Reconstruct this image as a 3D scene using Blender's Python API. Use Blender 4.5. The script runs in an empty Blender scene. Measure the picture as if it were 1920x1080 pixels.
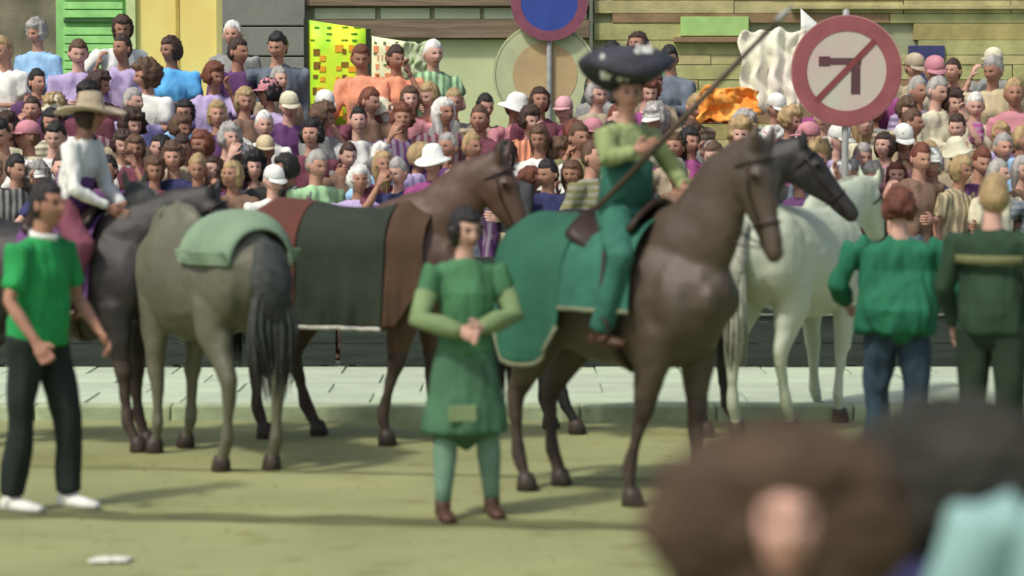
import bpy, bmesh, math, random
from mathutils import Vector, Matrix, noise
R = math.radians
S = bpy.context.scene
col = S.collection
random.seed(11)

# ------------------------------------------------------------------ camera
F = 4634.0                     # focal length in photo pixels (1920 wide)
CH = 2.16                      # camera height
P = math.atan(305 / F)         # pitch down: horizon at row 235
cam = bpy.data.cameras.new('camera')
cam.sensor_width = 36; cam.lens = 36 * F / 1920; cam.clip_end = 600; cam.clip_start = .1
cam.dof.use_dof = True; cam.dof.focus_distance = 27.5; cam.dof.aperture_fstop = 1.45
co = bpy.data.objects.new('camera', cam); col.objects.link(co)
co.location = (0, 0, CH); co.rotation_euler = (R(90) - P, 0, 0)
S.camera = co

# ------------------------------------------------------------------ world, sun, exposure
SUN_EL, SUN_AZ = 53, -138       # azimuth measured from +Y (towards the crowd), negative = left
w = bpy.data.worlds.new('World'); S.world = w; w.use_nodes = True
nt = w.node_tree
sky = nt.nodes.new('ShaderNodeTexSky'); sky.sky_type = 'NISHITA'; sky.sun_disc = False
sky.sun_elevation = R(SUN_EL); sky.sun_rotation = R(SUN_AZ)
sky.air_density = 1.0; sky.dust_density = 4.0; sky.ozone_density = .6
bg = nt.nodes['Background']; bg.inputs['Strength'].default_value = .15
nt.links.new(sky.outputs[0], bg.inputs[0])
sl = bpy.data.lights.new('sun', 'SUN'); sl.energy = 2.6; sl.angle = R(5.0); sl.color = (1.0, .95, .84)
so = bpy.data.objects.new('sun', sl); col.objects.link(so)
sd = Vector((math.sin(R(SUN_AZ)) * math.cos(R(SUN_EL)), math.cos(R(SUN_AZ)) * math.cos(R(SUN_EL)), math.sin(R(SUN_EL))))
so.rotation_euler = sd.to_track_quat('Z', 'Y').to_euler()
S.view_settings.view_transform = 'Standard'; S.view_settings.look = 'None'
S.view_settings.gamma = 1; S.view_settings.use_curve_mapping = False
S.view_settings.exposure = 0.0

# ------------------------------------------------------------------ pixel helpers
cp, sp = math.cos(P), math.sin(P)
def ray(px, py):
    u = (px - 960) / F; v = (540 - py) / F
    return Vector((u, cp + v * sp, -sp + v * cp))
def at(px, py, Y):
    d = ray(px, py); return Vector((0, 0, CH)) + d * (Y / d.y)
def gnd(px, py):
    d = ray(px, py); return Vector((0, 0, CH)) + d * (-CH / d.z)

# ------------------------------------------------------------------ materials
MC = {}
def mat(name, rgb, rough=.8, var=.12, scale=6, bump=.0, bscale=40, rgb2=None, stretch=None, spec=.3, coat=0, fine=True):
    if name in MC: return MC[name]
    m = bpy.data.materials.new(name); m.use_nodes = True; MC[name] = m
    n = m.node_tree; b = n.nodes['Principled BSDF']
    b.inputs['Roughness'].default_value = rough
    b.inputs['Specular IOR Level'].default_value = spec
    tc = n.nodes.new('ShaderNodeTexCoord'); mp = n.nodes.new('ShaderNodeMapping')
    n.links.new(tc.outputs['Object'], mp.inputs[0])
    if stretch: mp.inputs['Scale'].default_value = stretch
    no = n.nodes.new('ShaderNodeTexNoise'); no.inputs['Scale'].default_value = scale; no.inputs['Detail'].default_value = 6
    n.links.new(mp.outputs[0], no.inputs['Vector'])
    cr = n.nodes.new('ShaderNodeValToRGB'); n.links.new(no.outputs['Fac'], cr.inputs[0])
    c2 = rgb2 or tuple(min(1, c * (1 + var)) for c in rgb)
    c1 = rgb if rgb2 else tuple(c * (1 - var) for c in rgb)
    cr.color_ramp.elements[0].position = .33; cr.color_ramp.elements[1].position = .67
    cr.color_ramp.elements[0].color = (*c1, 1); cr.color_ramp.elements[1].color = (*c2, 1)
    n.links.new(cr.outputs[0], b.inputs['Base Color'])
    if bump:
        n2 = n.nodes.new('ShaderNodeTexNoise'); n2.inputs['Scale'].default_value = bscale; n2.inputs['Detail'].default_value = 5
        n.links.new(mp.outputs[0], n2.inputs['Vector'])
        bp = n.nodes.new('ShaderNodeBump'); bp.inputs['Strength'].default_value = bump; bp.inputs['Distance'].default_value = .02
        n.links.new(n2.outputs['Fac'], bp.inputs['Height']); n.links.new(bp.outputs[0], b.inputs['Normal'])
    return m
def cloth(name, rgb): return mat('cloth_' + name, rgb, .85, .18, 7, .35, 22)
CLOTH = {
 'white': (.72,.74,.70), 'pale blue': (.30,.52,.78), 'lilac': (.46,.38,.62), 'cream': (.62,.60,.44), 'maroon': (.16,.05,.075),
 'purple': (.12,.05,.15), 'pink': (.56,.32,.35), 'magenta': (.30,.07,.22), 'grey': (.27,.28,.27), 'pale green': (.36,.60,.34),
 'brown': (.19,.12,.085), 'navy': (.035,.04,.12), 'charcoal': (.045,.05,.05), 'salmon': (.72,.30,.18), 'orange': (.85,.28,.05),
 'beige': (.42,.35,.25), 'olive': (.20,.20,.09), 'red': (.38,.06,.06), 'teal': (.03,.13,.09), 'sky blue': (.12,.45,.85), 'mint': (.42,.66,.50),
 'slate': (.13,.16,.20), 'rose': (.50,.22,.26), 'sand': (.52,.44,.28)}
def C(n): return cloth(n.replace(' ', '_'), CLOTH[n])
HAIR = {'black': (.014,.013,.013), 'dark brown': (.045,.024,.016), 'brown': (.10,.055,.032), 'grey': (.34,.33,.31), 'white': (.66,.66,.62),
        'auburn': (.14,.045,.025), 'fair': (.36,.26,.13)}
def striped(n):
    k = 'striped_' + n
    if k in MC: return MC[k]
    m = mat(k, CLOTH[n], .85, .18, 7, .35, 22); t = m.node_tree; b = t.nodes['Principled BSDF']; src = b.inputs['Base Color'].links[0].from_socket
    tc = t.nodes.new('ShaderNodeTexCoord'); wv = t.nodes.new('ShaderNodeTexWave'); wv.bands_direction = 'Z' if len(n) % 2 else 'X'
    wv.inputs['Scale'].default_value = 5.5; wv.inputs['Distortion'].default_value = 1.2; t.links.new(tc.outputs['Object'], wv.inputs['Vector'])
    r = t.nodes.new('ShaderNodeMapRange'); r.inputs['From Min'].default_value = .45; r.inputs['From Max'].default_value = .6; t.links.new(wv.outputs['Fac'], r.inputs['Value'])
    mx = t.nodes.new('ShaderNodeMixRGB'); t.links.new(r.outputs[0], mx.inputs['Fac']); t.links.new(src, mx.inputs['Color1'])
    dark = sum(CLOTH[n]) > 1.0
    mx.inputs['Color2'].default_value = tuple(c * .45 for c in CLOTH[n]) + (1,) if dark else tuple(c * .5 + .16 for c in CLOTH[n]) + (1,); t.links.new(mx.outputs[0], b.inputs['Base Color'])
    return m
def H(n): return mat('hair_' + n.replace(' ', '_'), HAIR[n], .55, .35, 14, .9, 60, stretch=(1, 1, .25), spec=.4)
SK = [mat('skin_a', (.47,.26,.19), .6, .12, 9, .1, 60), mat('skin_b', (.56,.34,.27), .6, .12, 9, .1, 60), mat('skin_c', (.36,.19,.13), .6, .12, 9, .1, 60)]
EYE = mat('eye_dark', (.03,.02,.02), .3); LIP = mat('lips', (.33,.10,.09), .5)
LEATHER = mat('leather_dark', (.03,.018,.012), .45, .3, 20, .2); SHOE = mat('shoe_brown', (.07,.035,.022), .5, .2, 15, .1)
ROPE = mat('rope_pale', (.55,.5,.38), .9, .2, 60, .5, 90)
HOOF = mat('hoof_horn', (.045,.035,.028), .5, .3, 20, .1)

# ------------------------------------------------------------------ mesh helpers
def prop(o, label=None, cat=None, group=None, kind=None):
    if label: o['label'] = label
    if cat: o['category'] = cat
    if group: o['group'] = group
    if kind: o['kind'] = kind
    return o
def link(name, me, m=None, parent=None, loc=(0, 0, 0), rot=0, sc=1, smooth=True):
    o = bpy.data.objects.new(name, me); col.objects.link(o)
    if m is not None:
        ms = m if isinstance(m, (list, tuple)) else [m]
        for x in ms: me.materials.append(x)
    if smooth and me is not None:
        for p in me.polygons: p.use_smooth = True
    if parent is not None: o.parent = parent
    o.location = loc; o.rotation_euler = (0, 0, rot) if not isinstance(rot, tuple) else rot
    o.scale = (sc, sc, sc) if not isinstance(sc, tuple) else sc
    return o
def empty(name, loc, rot=0, **k):
    o = bpy.data.objects.new(name, None); col.objects.link(o); o.location = loc; o.rotation_euler = (0, 0, rot)
    o.empty_display_size = .2
    return prop(o, **k)
def mesh_of(bm, name='mesh'):
    me = bpy.data.meshes.new(name); bm.to_mesh(me); bm.free(); return me

def loft(bm, pts, rad, n=14, side=None, cap=True, mi=0):
    """tube through pts, rad = [(ra, rb)]: ra along 'side', rb across it; ends rounded by a pole"""
    pts = [Vector(p) for p in pts]; rad = [(r, r) if isinstance(r, (int, float)) else r for r in rad]
    rings = []
    for i, p in enumerate(pts):
        a = pts[max(i - 1, 0)]; b = pts[min(i + 1, len(pts) - 1)]
        t = (b - a).normalized()
        s = Vector(side) if side is not None else (Vector((1, 0, 0)) if abs(t.x) < .9 else Vector((0, 1, 0)))
        s = (s - t * s.dot(t)).normalized(); u = t.cross(s).normalized()
        ra, rb = rad[i]
        rings.append([bm.verts.new(p + s * (ra * math.cos(2 * math.pi * k / n)) + u * (rb * math.sin(2 * math.pi * k / n))) for k in range(n)])
    for i in range(len(rings) - 1):
        for k in range(n):
            f = bm.faces.new((rings[i][k], rings[i][(k + 1) % n], rings[i + 1][(k + 1) % n], rings[i + 1][k])); f.material_index = mi
    if cap:
        for e, q, sg in ((0, 1, 1), (-1, -2, 1)):
            t = (pts[e] - pts[q]).normalized(); c = bm.verts.new(pts[e] + t * min(rad[e]) * .55)
            for k in range(n):
                a, b = rings[e][k], rings[e][(k + 1) % n]
                f = bm.faces.new((b, a, c) if e == 0 else (a, b, c)); f.material_index = mi
    return rings
def ell(bm, c, r, rot=None, seg=16, mi=0):
    M = Matrix.Translation(Vector(c)) @ (rot.to_4x4() if rot else Matrix.Identity(4)) @ Matrix.Diagonal((r[0], r[1], r[2], 1))
    g = bmesh.ops.create_uvsphere(bm, u_segments=seg, v_segments=max(6, seg * 2 // 3), radius=1, matrix=M)
    for v in g['verts']:
        for f in v.link_faces: f.material_index = mi
def box(bm, a, b, bev=0, mi=0):
    a = Vector(a); b = Vector(b); c = (a + b) / 2; d = b - a
    g = bmesh.ops.create_cube(bm, size=1, matrix=Matrix.Translation(c) @ Matrix.Diagonal((abs(d.x), abs(d.y), abs(d.z), 1)))
    fs = set(f for v in g['verts'] for f in v.link_faces)
    if bev:
        es = list(set(e for v in g['verts'] for e in v.link_edges))
        r = bmesh.ops.bevel(bm, geom=es, offset=bev, segments=2, affect='EDGES', profile=.6)
        fs = fs.union(r['faces'])
    for f in fs:
        if f.is_valid: f.material_index = mi
def remesh(bm, vox=.02, smooth=2, name='body'):
    me = mesh_of(bm, 'tmp'); o = bpy.data.objects.new('tmp', me); col.objects.link(o)
    m = o.modifiers.new('r', 'REMESH'); m.mode = 'VOXEL'; m.voxel_size = vox; m.use_smooth_shade = True
    if smooth:
        s = o.modifiers.new('s', 'SMOOTH'); s.iterations = smooth; s.factor = .5
    dg = bpy.context.evaluated_depsgraph_get(); dg.update()
    r = bpy.data.meshes.new_from_object(o.evaluated_get(dg)); r.name = name
    bpy.data.objects.remove(o); bpy.data.meshes.remove(me)
    r.materials.clear()
    return r
def ruffle(me, amp, sc, seed=0):
    """cloth folds: push vertices along their normals by noise"""
    ns = [v.normal.copy() for v in me.vertices]
    for v, n in zip(me.vertices, ns):
        q = Vector((v.co.x * sc + seed, v.co.y * sc, v.co.z * sc * .55))
        v.co += n * (noise.noise(q) + .55 * noise.noise(Vector((q.x * 2.6, q.y * 2.6, q.z * 1.1 + 5))) + .28) * amp
    me.update()
def boxobj(name, a, b, m, parent=None, bev=0, **k):
    bm = bmesh.new(); box(bm, a, b, bev); return prop(link(name, mesh_of(bm, name), m, parent, smooth=False), **k)
def tubeobj(name, pts, r, m, parent=None, n=8, **k):
    bm = bmesh.new(); loft(bm, pts, [r] * len(pts), n); return prop(link(name, mesh_of(bm, name), m, parent), **k)

# ================================================================== PEOPLE (face -y, right hand at -x, 1.75 m tall)
HC = Vector((0, -.015, 1.64))
def headpt(x, y, z):
    """unit sphere direction -> head surface point relative to HC"""
    X, Y, Z = x * .077, y * .098, z * .118
    if Z < -.02:
        t = min(1, (-.02 - Z) / .095); X *= 1 - .33 * t
        if Y > 0: Y *= 1 - .35 * t
    if y > 0: Y *= 1.04
    if y < -.2:
        Y += .006
        Y -= .024 * math.exp(-(X / .011) ** 2) * math.exp(-((Z + .022) / .020) ** 2)
        Y -= .010 * math.exp(-(X / .009) ** 2) * math.exp(-((Z - .004) / .022) ** 2)
        for e in (-1, 1):
            Y += .011 * math.exp(-((X - e * .030) / .014) ** 2) * math.exp(-((Z - .010) / .011) ** 2)
            Y -= .004 * math.exp(-((X - e * .040) / .016) ** 2) * math.exp(-((Z + .025) / .018) ** 2)
        Y -= .006 * math.exp(-(X / .030) ** 2) * math.exp(-((Z - .034) / .008) ** 2)
        Y -= .008 * math.exp(-(X / .020) ** 2) * math.exp(-((Z + .060) / .011) ** 2)
        Y += .004 * math.exp(-(X / .024) ** 2) * math.exp(-((Z + .061) / .003) ** 2)
        Y -= .010 * math.exp(-(X / .022) ** 2) * math.exp(-((Z + .098) / .014) ** 2)
    return Vector((X, Y, Z))
def add_head(bm, seg=40, turn=0, nod=0):
    rows = seg * 3 // 4; G = []
    M = Matrix.Translation(HC) @ Matrix.Rotation(turn, 4, 'Z') @ Matrix.Rotation(nod, 4, 'X')
    for i in range(rows + 1):
        th = math.pi * i / rows; row = []
        for k in range(seg):
            ph = 2 * math.pi * k / seg
            row.append(bm.verts.new(M @ headpt(math.sin(th) * math.cos(ph), math.sin(th) * math.sin(ph), math.cos(th))))
        G.append(row)
    Mi = M.inverted()
    for i in range(rows):
        for k in range(seg):
            vs = [G[i][k], G[i + 1][k], G[i + 1][(k + 1) % seg], G[i][(k + 1) % seg]]
            f = bm.faces.new(vs); c = Mi @ f.calc_center_median(); mi = 0
            if c.y < -.05:
                if abs(abs(c.x) - .030) < .013 and abs(c.z - .010) < .0065: mi = 1
                elif abs(abs(c.x) - .031) < .018 and abs(c.z - .034) < .0045: mi = 1
                elif abs(c.x) < .024 and abs(c.z + .061) < .008: mi = 2
            f.material_index = mi
    for e in (-1, 1):     # ears
        q = M @ Vector((e * .077, .010, -.006)); ell(bm, q, (.012, .020, .032), Matrix.Rotation(turn + e * .35, 3, 'Z'), 10)
    return M
def hand(bm, wr, d, sidev, mi=0, curl=.6, s=1.0):
    """palm, four unequal bent fingers and a thumb from wrist wr towards d; sidev = towards the thumb"""
    d = Vector(d).normalized(); sv = Vector(sidev); sv = (sv - d * sv.dot(d)).normalized(); nrm = d.cross(sv).normalized()
    loft(bm, [wr - d * .03, wr, wr + d * .045 * s, wr + d * .09 * s], [(.024, .020), (.027, .017), (.041, .016), (.040, .013)], 12, side=sv, mi=mi)
    for i, L in enumerate((.070, .078, .072, .056)):
        b = wr + d * .088 * s + sv * (.030 - .0205 * i) * s
        a1 = curl * .5; a2 = curl * 1.5
        p1 = b + (d * math.cos(a1) + nrm * math.sin(a1)) * L * .48 * s
        p2 = p1 + (d * math.cos(a2) + nrm * math.sin(a2)) * L * .32 * s
        p3 = p2 + (d * math.cos(a2 * 1.4) + nrm * math.sin(a2 * 1.4)) * L * .22 * s
        loft(bm, [b - d * .012, b, p1, p2, p3], [.0095, .0098, .0092, .0082, .007], 8, side=sv, mi=mi)
    b = wr + d * .028 * s + sv * .026 * s
    p1 = b + (d * .6 + sv * .75 + nrm * .2).normalized() * .034 * s; p2 = p1 + (d * .9 + sv * .25 + nrm * .5).normalized() * .030 * s
    loft(bm, [b - sv * .014, b, p1, p2], [.014, .0135, .0105, .008], 8, side=nrm, mi=mi)

ARM_DOWN = ((.235, .02, 1.14), (.245, -.06, .90))
ARM_FOLD = ((.255, -.03, 1.15), (.02, -.20, 1.17))
ARM_HIP = ((.37, .06, 1.17), (.18, -.03, 1.02))
ARM_UP = ((.27, -.20, 1.28), (.16, -.22, 1.52))
ARM_FWD = ((.24, -.13, 1.14), (.17, -.36, 1.20))
LEG = ((.095, 0, .90), (.11, -.015, .50), (.115, .02, .085))
LEG_W = ((.095, 0, .90), (.13, -.10, .50), (.14, -.09, .085))
def mir(p): return (-p[0], p[1], p[2])
def figure(armL=ARM_DOWN, armR=ARM_DOWN, legL=LEG, legR=LEG, fem=False, broad=1.0, sleeve=.45, belly=0, pants=1.0,
           skirt=0, vox=.02, detail=False, turn=0, nod=0, fold=.017, seated=False, flare=.05, torso_lean=0, bare=False):
    """returns meshes: body, top, bottom, shoes + head matrix. arms given for the + side, R is mirrored"""
    w = broad
    def TL(p):   # lean of everything above the pelvis
        p = Vector(p)
        if torso_lean and p.z > .9:
            M = Matrix.Translation((0, 0, .95)) @ Matrix.Rotation(torso_lean * min(1, (p.z - .9) / .15), 4, 'X') @ Matrix.Translation((0, 0, -.95))
            p = M @ p
        return p
    arms = []
    for sgn, a in ((1, armL), (-1, armR)):
        e, wr = a[0], a[1]; raw = len(a) > 2
        e = Vector(e if (sgn > 0 or raw) else mir(e)); wr = Vector(wr if (sgn > 0 or raw) else mir(wr))
        if torso_lean and not raw: e = TL(e); wr = TL(wr)
        sh = TL((sgn * .175 * w, 0, 1.405)); arms.append((sgn, sh, e, wr))
    legs = [(1, [Vector(p) for p in legL]), (-1, [Vector(mir(p)) for p in legR])]
    # ---- body
    bm = bmesh.new()
    loft(bm, [TL(p) for p in ((0, 0, .86), (0, 0, .98), (0, .0, 1.12), (0, -.005, 1.28), (0, 0, 1.40), (0, .005, 1.455))],
         [(.12, .08), (.125, .083), (.105, .072), (.125 * w, .085), (.135 * w, .064), (.075, .055)], 18, side=(1, 0, 0))
    loft(bm, [TL((0, .008, 1.42)), TL((0, .004, 1.50)), TL((0, -.005, 1.60))], [(.068, .06), (.054, .055), (.052, .058)], 14, side=(1, 0, 0))
    for sgn, sh, e, wr in arms:
        up = (e - sh)
        loft(bm, [sh - Vector((sgn * .05, 0, .01)), sh - Vector((0, 0, .012)), sh + up * .45, e, e + (wr - e) * .35, wr], [.05, .05, .043, .036, .038, .024], 12)
    for sgn, L in legs:
        hp, kn, an = L
        loft(bm, [hp + Vector((0, 0, .04)), hp + (kn - hp) * .3, kn, kn + (an - kn) * .3, kn + (an - kn) * .75, an],
             [.074, .068, .047, .050, .035, .032], 12)
        loft(bm, [an + Vector((0, .03, -.02)), an + Vector((0, -.06, -.05)), an + Vector((0, -.15, -.06))], [(.035, .03), (.04, .028), (.038, .018)], 10, side=(1, 0, 0))
    body = remesh(bm, vox, 2)
    bm = bmesh.new(); bm.from_mesh(body)
    # the head, lent with the torso
    k0 = len(bm.verts); bm.verts.ensure_lookup_table()
    M = add_head(bm, 56 if detail else 36, turn, nod)
    bm.verts.ensure_lookup_table()
    off = TL(HC) - HC
    if off.length > 0:
        for v in bm.verts[k0:]: v.co += off
        M = Matrix.Translation(off) @ M
    for sgn, sh, e, wr in arms:
        d = (wr - e).normalized()
        th = Vector((-sgn * .6, -1, 0)) if abs(d.z) > .6 else Vector((0, 0, 1))
        hand(bm, wr, d, th, 0, .8)
    bm.to_mesh(body); bm.free()
    # ---- top
    bm = bmesh.new()
    sx = .012
    hem = 0.90 if not skirt else .94
    loft(bm, [TL((0, 0, hem)), TL((0, 0, 1.0)), TL((0, -.004 - belly * .3, 1.12)), TL((0, -.012, 1.28)), TL((0, 0, 1.39)), TL((0, .004, 1.44)), TL((0, .006, 1.462))],
         [(.158 if fem else .166 * w, .118 + belly * .6), (.150 if fem else .164 * w, .112 + belly), (.136 if fem else .158 * w, .102 + belly), (.158 * w, .122 if fem else .115), (.168 * w, .092), (.115, .078), (.075, .066)], 22, side=(1, 0, 0))
    for sgn, sh, e, wr in arms:
        pts = [sh - Vector((sgn * .05, 0, .0)), sh + Vector((sgn * .008, 0, 0))]; rr = [.062, .066]
        if sleeve <= .6:
            pts += [sh + (e - sh) * sleeve, sh + (e - sh) * (sleeve + .22)]; rr += [.062, .060]
        else:
            pts += [sh + (e - sh) * .5, e, e + (wr - e) * .4, e + (wr - e) * .92]; rr += [.056, .050, .048, .036]
        loft(bm, pts, rr, 14)
    top = remesh(bm, vox * .9, 2, 'top'); ruffle(top, fold, 9, random.random() * 9)
    # ---- bottom
    bm = bmesh.new()
    if skirt:
        loft(bm, [(0, 0, 1.03), (0, 0, .92), (0, 0, .7), (0, 0, skirt)], [(.125, .10), (.175, .135), (.20 + flare * .5, .17), (.22 + flare, .20)], 24, side=(1, 0, 0))
    else:
        loft(bm, [(0, 0, 1.03), (0, 0, .93), (0, 0, .84)], [(.148, .112 + belly * .5), (.165, .125), (.13, .105)], 20, side=(1, 0, 0))
        for sgn, L in legs:
            hp, kn, an = L
            q = [hp + Vector((0, 0, .03)), hp + (kn - hp) * .35, kn, kn + (an - kn) * .45]; rr = [.100, .094, .070, .066]
            if pants > .5: q.append(kn + (an - kn) * .97); rr.append(.062)
            else: q = [q[0], q[1], hp + (kn - hp) * .8]; rr = [.10, .10, .092]
            loft(bm, q, rr, 14)
    bot = remesh(bm, vox * .9, 2, 'bottom'); ruffle(bot, fold, 8, random.random() * 9)
    # ---- shoes
    shs = []
    for sgn, L in legs:
        bm = bmesh.new()
        an = L[2]
        t = Vector((0, 0, -.085 + .03))
        loft(bm, [an + t + Vector((0, .055, .005)), an + t + Vector((0, .0, .012)), an + t + Vector((0, -.10, 0)), an + t + Vector((0, -.19, -.006))],
             [(.034, .038), (.042, .044), (.047, .034), (.036, .022)], 12, side=(1, 0, 0))
        loft(bm, [an + Vector((0, 0, .02)), an + t], [.048, .045], 12)
        shs.append(mesh_of(bm, 'shoe'))
    return dict(body=body, top=top, bottom=bot, shoes=shs, M=M)

def hair_mesh(M, style='short', seed=0, seg=44):
    bm = bmesh.new(); rows = seg * 2 // 3; G = []
    P_ = {'short': (1.0, 1.10, .009, .00), 'bob': (1.0, 1.22, .014, -.085), 'perm': (1.0, 1.5, .045, -.10), 'bushy': (1.0, 1.32, .03, -.07),
          'huge': (1.0, 2.35, .05, -.14), 'long': (1.0, 1.2, .014, -.16)}[style]
    for i in range(rows + 1):
        th = math.pi * i / rows; row = []
        for k in range(seg):
            ph = 2 * math.pi * k / seg
            x, y, z = math.sin(th) * math.cos(ph), math.sin(th) * math.sin(ph), math.cos(th)
            p = headpt(x, y, z)
            # hair where: above hairline at the front, down to ear / nape behind
            line = .060 if y < -.35 else (.060 + (y + .35) / .45 * (-.075 - .060) if y < .10 else -.075)
            if abs(x) > .80 and y < 0: line = min(line, P_[3] + .02)
            low = P_[3] if P_[3] < -.05 else line
            if y > -.38 and P_[3] < -.05: line = low
            t = max(0, min(1, (p.z - line) / .018 + .5))
            g = P_[1]
            nz = noise.noise(Vector((x * 5 + seed, y * 5, z * 5))) + .5 * noise.noise(Vector((x * 13 + seed, y * 13, z * 13)))
            if style == 'huge':
                q = Vector((x * .255, y * (.17 if y > 0 else .10), z * .185))
                q += Vector((x, y, z)) * nz * P_[2] * .6
                face = max(0, min(1, (-y - .55) / .12)) * max(0, min(1, (.48 - z) / .12)) * max(0, min(1, (.68 - abs(x)) / .14))
                q = q.lerp(p * .8, face)
            else:
                q = Vector((p.x * (g if g < 1.3 else g), p.y * g, p.z * (1.08 if z > 0 else 1.0) * (g if g < 1.2 else (g * .85 if z > 0 else g * .8))))
                q += Vector((x, y, z)) * nz * P_[2]
                if style in ('long', 'bob') and z < 0 and y > -.2: q.z -= .05 * (-z) * (3 if style == 'long' else 1)
                q = (p * .86).lerp(q, t)
            row.append(bm.verts.new(M @ q))
        G.append(row)
    for i in range(rows):
        for k in range(seg):
            bm.faces.new((G[i][k], G[i + 1][k], G[i + 1][(k + 1) % seg], G[i][(k + 1) % seg]))
    bmesh.ops.recalc_face_normals(bm, faces=bm.faces)
    return mesh_of(bm, 'hair')
def lathe(bm, M, prof, n=28, sx=1, sy=1, wob=0):
    G = []
    for r, z in prof:
        G.append([bm.verts.new(M @ Vector((sx * r * math.cos(2 * math.pi * k / n), sy * r * math.sin(2 * math.pi * k / n), z + wob * r * r * math.cos(4 * math.pi * k / n)))) for k in range(n)])
    for i in range(len(G) - 1):
        for k in range(n): bm.faces.new((G[i][k], G[i + 1][k], G[i + 1][(k + 1) % n], G[i][(k + 1) % n]))
    bmesh.ops.recalc_face_normals(bm, faces=bm.faces)
def hat_mesh(M, style):
    bm = bmesh.new()
    if style == 'cap':
        lathe(bm, M @ Matrix.Translation((0, .006, .03)), [(.001, .115), (.04, .108), (.075, .085), (.092, .045), (.097, .0), (.094, -.003), (.088, .04), (.001, .10)], 24, .92, 1.1)
        pts = []
        for k in range(9):
            a = math.pi * (1.18 + .64 * k / 8); pts.append((math.cos(a), math.sin(a)))
        for z0 in (.036,):
            A = [bm.verts.new(M @ Vector((x * .088, y * .105, z0))) for x, y in pts]
            B = [bm.verts.new(M @ Vector((x * .10, y * .175, z0 - .022 + .01 * abs(x)))) for x, y in pts]
            A2 = [bm.verts.new(M @ Vector((x * .088, y * .105, z0 - .006))) for x, y in pts]
            B2 = [bm.verts.new(M @ Vector((x * .10, y * .175, z0 - .028 + .01 * abs(x)))) for x, y in pts]
            for k in range(8):
                bm.faces.new((A[k], A[k + 1], B[k + 1], B[k])); bm.faces.new((A2[k], B2[k], B2[k + 1], A2[k + 1])); bm.faces.new((B[k], B[k + 1], B2[k + 1], B2[k]))
    elif style == 'sunhat':
        lathe(bm, M @ Matrix.Translation((0, .004, .03)), [(.001, .12), (.05, .115), (.085, .08), (.098, .01), (.15, -.015), (.165, -.03), (.163, -.035), (.145, -.022), (.092, .0), (.001, .10)], 30, .95, 1.05, .4)
    elif style == 'wide':
        lathe(bm, M @ Matrix.Translation((0, .004, .04)), [(.001, .125), (.05, .13), (.078, .12), (.09, .06), (.10, .005), (.20, -.012), (.245, -.004), (.245, -.012), (.19, -.024), (.094, -.012), (.001, .10)], 36, .98, 1.05, .5)
    elif style == 'bonnet':     # tall soft beret-like costume hat
        lathe(bm, M @ Matrix.Translation((0, .02, .075)) @ Matrix.Rotation(-.16, 4, 'X'), [(.001, .20), (.09, .20), (.16, .17), (.24, .12), (.29, .055), (.24, .02), (.125, .0), (.112, -.03), (.10, -.03), (.09, .02), (.001, .14)], 36, 1, 1.0, .8)
    return mesh_of(bm, 'hat')

def dress(fig, name, loc, rot, label, skin, top, bottom, hairm=None, hstyle='short', hat=None, hatm=None, shoes=None,
          sc=1.0, cat='person', group=None, topname='shirt', botname='trousers', hairme=None, hatme=None, legskin=None):
    def inst(n, me, m, par):
        o = bpy.data.objects.new(n, me); col.objects.link(o)
        if par is not None: o.parent = par
        for i, x in enumerate(m):
            if len(me.materials) <= i: me.materials.append(x)
            o.material_slots[i].link = 'OBJECT'; o.material_slots[i].material = x
        for p in me.polygons: p.use_smooth = True
        return o
    b = inst(name, fig['body'], [skin, EYE, LIP], None)
    b.location = loc; b.rotation_euler = (0, 0, rot); b.scale = (sc, sc, sc) if not isinstance(sc, tuple) else sc
    prop(b, label, cat, group)
    inst(topname, fig['top'], [top], b); inst(botname, fig['bottom'], [bottom], b); [inst('shoe', q, [shoes or SHOE], b) for q in fig['shoes']]
    if hairm: inst('hair', hairme or hair_mesh(fig['M'], hstyle, random.random() * 20), [hairm], b)
    if hat: inst('hat', hatme or hat_mesh(fig['M'], hat), [hatm], b)
    return b

# ================================================================== SETTING
asphalt = mat('street_asphalt', (.262,.282,.138), .92, .0, .9, .25, 60, rgb2=(.335,.355,.168), spec=.15)
def big_sheet(name, x0, x1, y0, y1, z, m, nx=1, ny=1, **k):
    bm = bmesh.new()
    V = [[bm.verts.new((x0 + (x1 - x0) * i / nx, y0 + (y1 - y0) * j / ny, z)) for i in range(nx + 1)] for j in range(ny + 1)]
    for j in range(ny):
        for i in range(nx): bm.faces.new((V[j][i], V[j][i + 1], V[j + 1][i + 1], V[j + 1][i]))
    return prop(link(name, mesh_of(bm, name), m, smooth=False), kind='structure', **k)
n_ = asphalt.node_tree; b_ = n_.nodes['Principled BSDF']; src = b_.inputs['Base Color'].links[0].from_socket
tc_ = n_.nodes.new('ShaderNodeTexCoord')
def layer(src, scale, lo, hi, dark, detail=8, stretch=(1, 1, 1)):
    mp = n_.nodes.new('ShaderNodeMapping'); mp.inputs['Scale'].default_value = stretch; n_.links.new(tc_.outputs['Object'], mp.inputs[0])
    t = n_.nodes.new('ShaderNodeTexNoise'); t.inputs['Scale'].default_value = scale; t.inputs['Detail'].default_value = detail; n_.links.new(mp.outputs[0], t.inputs['Vector'])
    r = n_.nodes.new('ShaderNodeMapRange'); r.inputs['From Min'].default_value = lo; r.inputs['From Max'].default_value = hi; n_.links.new(t.outputs['Fac'], r.inputs['Value'])
    m = n_.nodes.new('ShaderNodeMixRGB'); m.blend_type = 'MULTIPLY'; m.inputs['Color2'].default_value = (*dark, 1); n_.links.new(r.outputs[0], m.inputs['Fac']); n_.links.new(src, m.inputs['Color1'])
    return m.outputs[0]
src = layer(src, 180, .45, .75, (.62, .60, .55), 3)
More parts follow.
